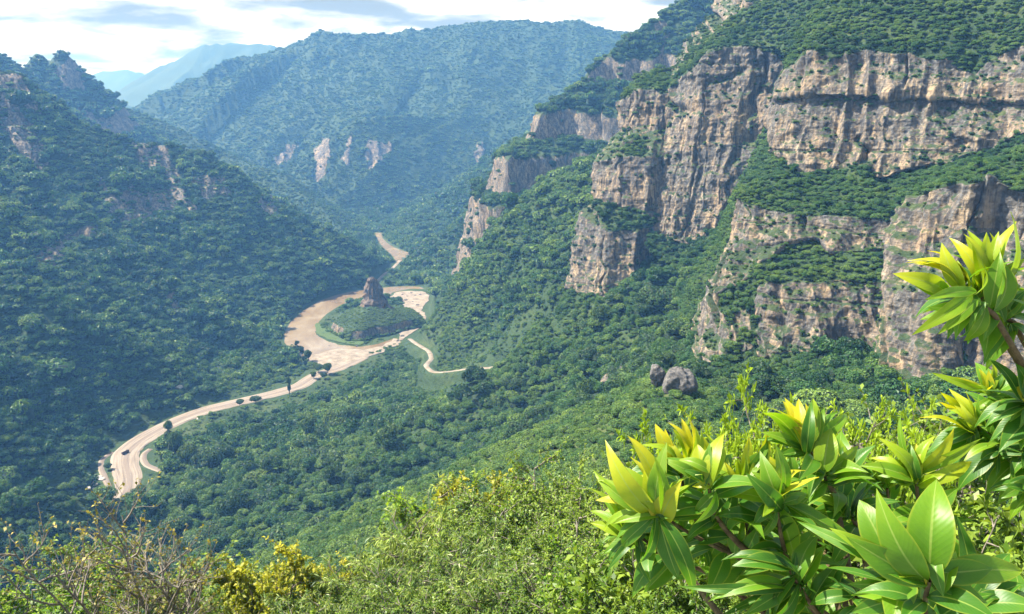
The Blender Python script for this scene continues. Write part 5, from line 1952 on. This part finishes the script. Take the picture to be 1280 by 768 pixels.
SHOOTS_RIGHT = [
    (z6, (590, 450), 1.75, [(252, 372, .8, .24), (352, 290, .85, .3), (440, 232, .75, .34), (462, 325, .7, .34), (520, 236, .75, .3), (640, 306, .6, .3), (470, 400, .5, .4), (774, 338, .4, .34), (640, 540, .3, .44), (580, 590, .25, .3), (372, 528, .3, .34), (560, 330, .65, .34)],
     [(660, 500), (760, 560), (900, 640), (1100, 760)]),
    (z6, (672, 262), 1.82, [(408, 148, .85, .26), (598, 98, .8, .32), (684, 38, .7, .26), (800, 108, .5, .3), (560, 190, .6, .34), (650, 110, .85, .34), (760, 190, .5, .34), (700, 120, .6, .3), (540, 370, .5, .3), (880, 330, .5, .3)],
     [(690, 350), (740, 470), (860, 590)]),
    (z6, (880, 300), 1.6, [(826, 62, .1, .4), (900, 40, .15, .4), (830, 150, .95, .4), (780, 420, .3, .36), (700, 320, .2, .4), (980, 180, .2, .4), (960, 360, .2, .4)], [(960, 420), (1080, 600)]),
    (z6, (690, 590), 1.72, [(560, 750, .15, .4), (830, 680, .15, .44), (750, 500, .2, .4), (860, 540, .25, .36), (690, 480, .3, .34), (500, 640, .5, .26), (640, 700, .12, .4), (900, 760, .12, .4)], [(820, 640), (960, 720)]),
    (z6, (900, 560), 1.7, [(760, 470, .3, .4), (900, 420, .2, .4), (860, 700, .1, .44), (780, 760, .1, .4), (980, 480, .2, .4), (1000, 680, .1, .4), (720, 640, .12, .36)], [(1000, 640), (1120, 740)]),
    (z6, (940, 800), 1.65, [(760, 800, .1, .4), (820, 900, .1, .44), (940, 950, .1, .4), (880, 720, .12, .4), (1040, 900, .1, .4), (720, 880, .3, .34)], [(1060, 860), (1180, 960)]),
]
SHOOTS_UPPER = [
    (z5, (400, 362), 1.60, [(86, 276, .72, .36), (146, 198, .85, .3), (200, 208, .8, .3), (262, 146, .85, .3), (290, 136, .7, .34), (334, 190, .65, .34), (322, 258, .95, .6), (444, 318, .6, .4), (372, 210, .5, .4), (240, 190, .8, .34), (380, 300, .3, .3)],
     [(450, 405), (500, 430), (545, 470), (620, 505), (760, 560), (1000, 640)]),
    (z5, (488, 388), 1.62, [(352, 96, .78, .28), (446, 72, .6, .34), (545, 78, .75, .3), (630, 46, .72, .26), (590, 176, .4, .3), (700, 196, .55, .28), (700, 240, .4, .26), (470, 230, .7, .34), (460, 110, .75, .32), (560, 150, .5, .3), (520, 230, .45, .36), (430, 100, .65, .3)], [(500, 430)]),
    (z5, (480, 418), 1.56, [(198, 462, .45, .24), (178, 560, .55, .22), (288, 562, .45, .26), (412, 612, .45, .36), (340, 492, .4, .3), (230, 440, .35, .3), (380, 520, .35, .34), (520, 560, .2, .36)], [(545, 470)]),
    (z5, (600, 490), 1.66, [(694, 338, .3, .32), (600, 360, .2, .4), (690, 432, .25, .36), (640, 646, .3, .4), (575, 640, .35, .36), (710, 600, .2, .4), (720, 400, .2, .4), (760, 520, .3, .36)], [(640, 510)]),
]


def behind(shoots, seed, n):
    """smaller shoots further back in the same shrub"""
    r = np.random.default_rng(seed)
    out = []
    for _ in range(n):
        fr, st, t0, tips, back = shoots[int(r.integers(len(shoots)))]
        k = r.uniform(.6, .8)
        dx, dy = r.uniform(-140, 160), r.uniform(-10, 130)
        m = lambda q: (st[0] + dx + (q[0] - st[0]) * k, st[1] + dy + (q[1] - st[1]) * k)
        out.append((fr, m(st), t0 + r.uniform(.12, .4), [(*m(q), max(.05, q[2] - r.uniform(.05, .3)), min(q[3], .4)) for q in tips], [m(q) for q in back]))
    return out


def broad_leaf_shrub(label, shoots, base_px, base_t, seed):
    r = np.random.default_rng(seed)
    bx, by = base_px
    pb = pix(bx, by, base_t)
    gz_ = float(h1(pb[0], pb[1])[0])
    pb[2] = min(pb[2], gz_ + .25)
    root = thing('broad_leaf_shrub', label, 'shrub', tuple(float(c) for c in (pb[0], pb[1], gz_)))
    org = np.array([pb[0], pb[1], gz_])
    tubes = []
    for fr, st, t0, tips, back in shoots:
        S0 = pix(*fr(*st), t0)
        lv = []
        for k, (x, y, age, wr) in enumerate(tips):
            fx, fy = fr(x, y)
            P1 = pix(fx, fy, t0)
            L = np.linalg.norm(P1 - S0)
            # leaves fan round the shoot in depth as well
            dep = r.uniform(-.2, .45) * L
            view = P1 - CAM
            view /= np.linalg.norm(view)
            P1 = CAM + (P1 - CAM) * (1 + dep / np.linalg.norm(P1 - CAM))
            start = S0 + r.normal(size=3) * .008 + (P1 - S0) * .06
            L = np.linalg.norm(P1 - start)
            face = np.array([r.normal() * .35, -.55 + r.normal() * .4, .75 + r.normal() * .25])
            if wr > .44:
                face = -view + np.array([-.1, 0, .35])
            lv.append((start, P1, L * wr * r.uniform(.82, 1.0), face, age, r.uniform(.03, .2), r.uniform(.68, .9)))
            if wr < .44 and L < .2:
                # a neighbour in the same whorl
                sw_ = r.normal(size=3) * .30 * L
                q1 = start + (P1 - start) * r.uniform(.6, .95) + sw_
                lv.append((start - (P1 - start) * .05, q1, L * .85 * wr * r.uniform(.75, 1.05), face + r.normal(size=3) * .3, float(np.clip(age - r.uniform(-.05, .35), .05, 1)), r.uniform(.03, .22), r.uniform(.68, .9)))
        # older leaves lower on the same shoot
        pts = [S0] + [pix(*fr(*q), t0 + .03 * (i + 1)) for i, q in enumerate(back)]
        stem = catmull(np.array(pts), 10 * len(pts)) if len(pts) > 2 else np.linspace(pts[0], pts[-1], 10)
        reach = min(len(stem) - 1, 26)
        for i in range(2, reach, 2):
            a = r.uniform(0, 6.28)
            ln = r.uniform(.075, .12)
            d = stem[i] - stem[min(i + 1, len(stem) - 1)]
            d = d / max(np.linalg.norm(d), 1e-6)
            sd = np.cross(d, np.array([math.cos(a), math.sin(a), .2]))
            sd /= np.linalg.norm(sd)
            lv.append((stem[i], stem[i] + (d * .35 + sd) * ln, ln * r.uniform(.34, .46), np.array([r.normal() * .3, -.3, 1.0]), r.uniform(.05, .4), r.uniform(.05, .2), 1.0))
        V, F, at = build_cluster(lv)
        link('leaf_cluster', mesh_from('leaf_cluster', V - org, F, M_GLOSSY, at), root)
        last = stem[-1]
        join = np.vstack([stem, catmull(np.array([last, (last + pb) * .5 + np.array([0, 0, .03]), pb]), 12)[1:]]) if np.linalg.norm(last - pb) > .05 else stem
        tubes.append((join - org, .0032, .009))
    link('branches', tubes_mesh('branches', tubes, M_STEM, 7), root)
    return root


broad_leaf_shrub('large glossy broad-leaved shrub filling the lower right corner', SHOOTS_MAIN + behind(SHOOTS_MAIN, 4, 18), (1120, 1100), 1.45, 1)
broad_leaf_shrub('glossy shrub reaching in from the right edge below the highest shoot', SHOOTS_RIGHT + behind(SHOOTS_RIGHT, 5, 4), (1480, 900), 1.75, 2)
broad_leaf_shrub('glossy leafy branch hanging over the near cliff, highest of the shrubs', SHOOTS_UPPER, (1560, 760), 1.75, 3)

# finer ground cover close to the camera: small clumps of leaves on the slope
NEARK = bpy.data.collections.new('near_kinds')
for i, (kk, sd) in enumerate((('weed', 1), ('roundb', 2), ('willow', 3), ('whorl', 4))):
    k = dict(SHRUBS[kk])
    tubes, seats = woody(k['seed'] + 60, 1.0, max(5, k['stems'] - 2), k['spread'] * 1.3, 5, 4, k.get('up', .5), 0)
    V, F, Sh = leaves_on(seats, max(8, k['per'] // 2), k['len'] * 1.25, k['wid'] * 1.3, 99 + i, k.get('ldroop', .1), 0, (.42, .2), .15)
    tv = tubes_mesh('t', tubes, M_TWIG, 3)
    me = mesh_from('ground_plant', V, F, k['mat'], {'shade': Sh}, smooth=False)
    NEARK.objects.link(bpy.data.objects.new('ground_plant_%d' % i, me))
g2 = SCATTER.copy()
for n_ in g2.nodes:
    if n_.bl_idname == 'GeometryNodeCollectionInfo':
        n_.inputs['Collection'].default_value = NEARK
sel = fo == T_NEAR
P, nn, fi, t = sample(V_land, F_land[sel], lambda c, t: np.where((t > 5) & (t < 95), 1.0 / np.interp(t, [5, 20, 75], [.4, .75, 1.7]) ** 2, 0), -.6)
n = len(P)
r = np.interp(t, [5, 20, 75], [.25, .42, 1.1]) * np.exp(rng.normal(0, .3, n))
o = scatter_obj('undergrowth', P - np.array([0, 0, .03]), np.array([0, 1, 1, 1, 2, 2, 2])[rng.integers(0, 7, n)], np.stack([r, r, r], 1), rng.random(n), kind='stuff')
o.modifiers[0].node_group = g2
print('undergrowth', n)
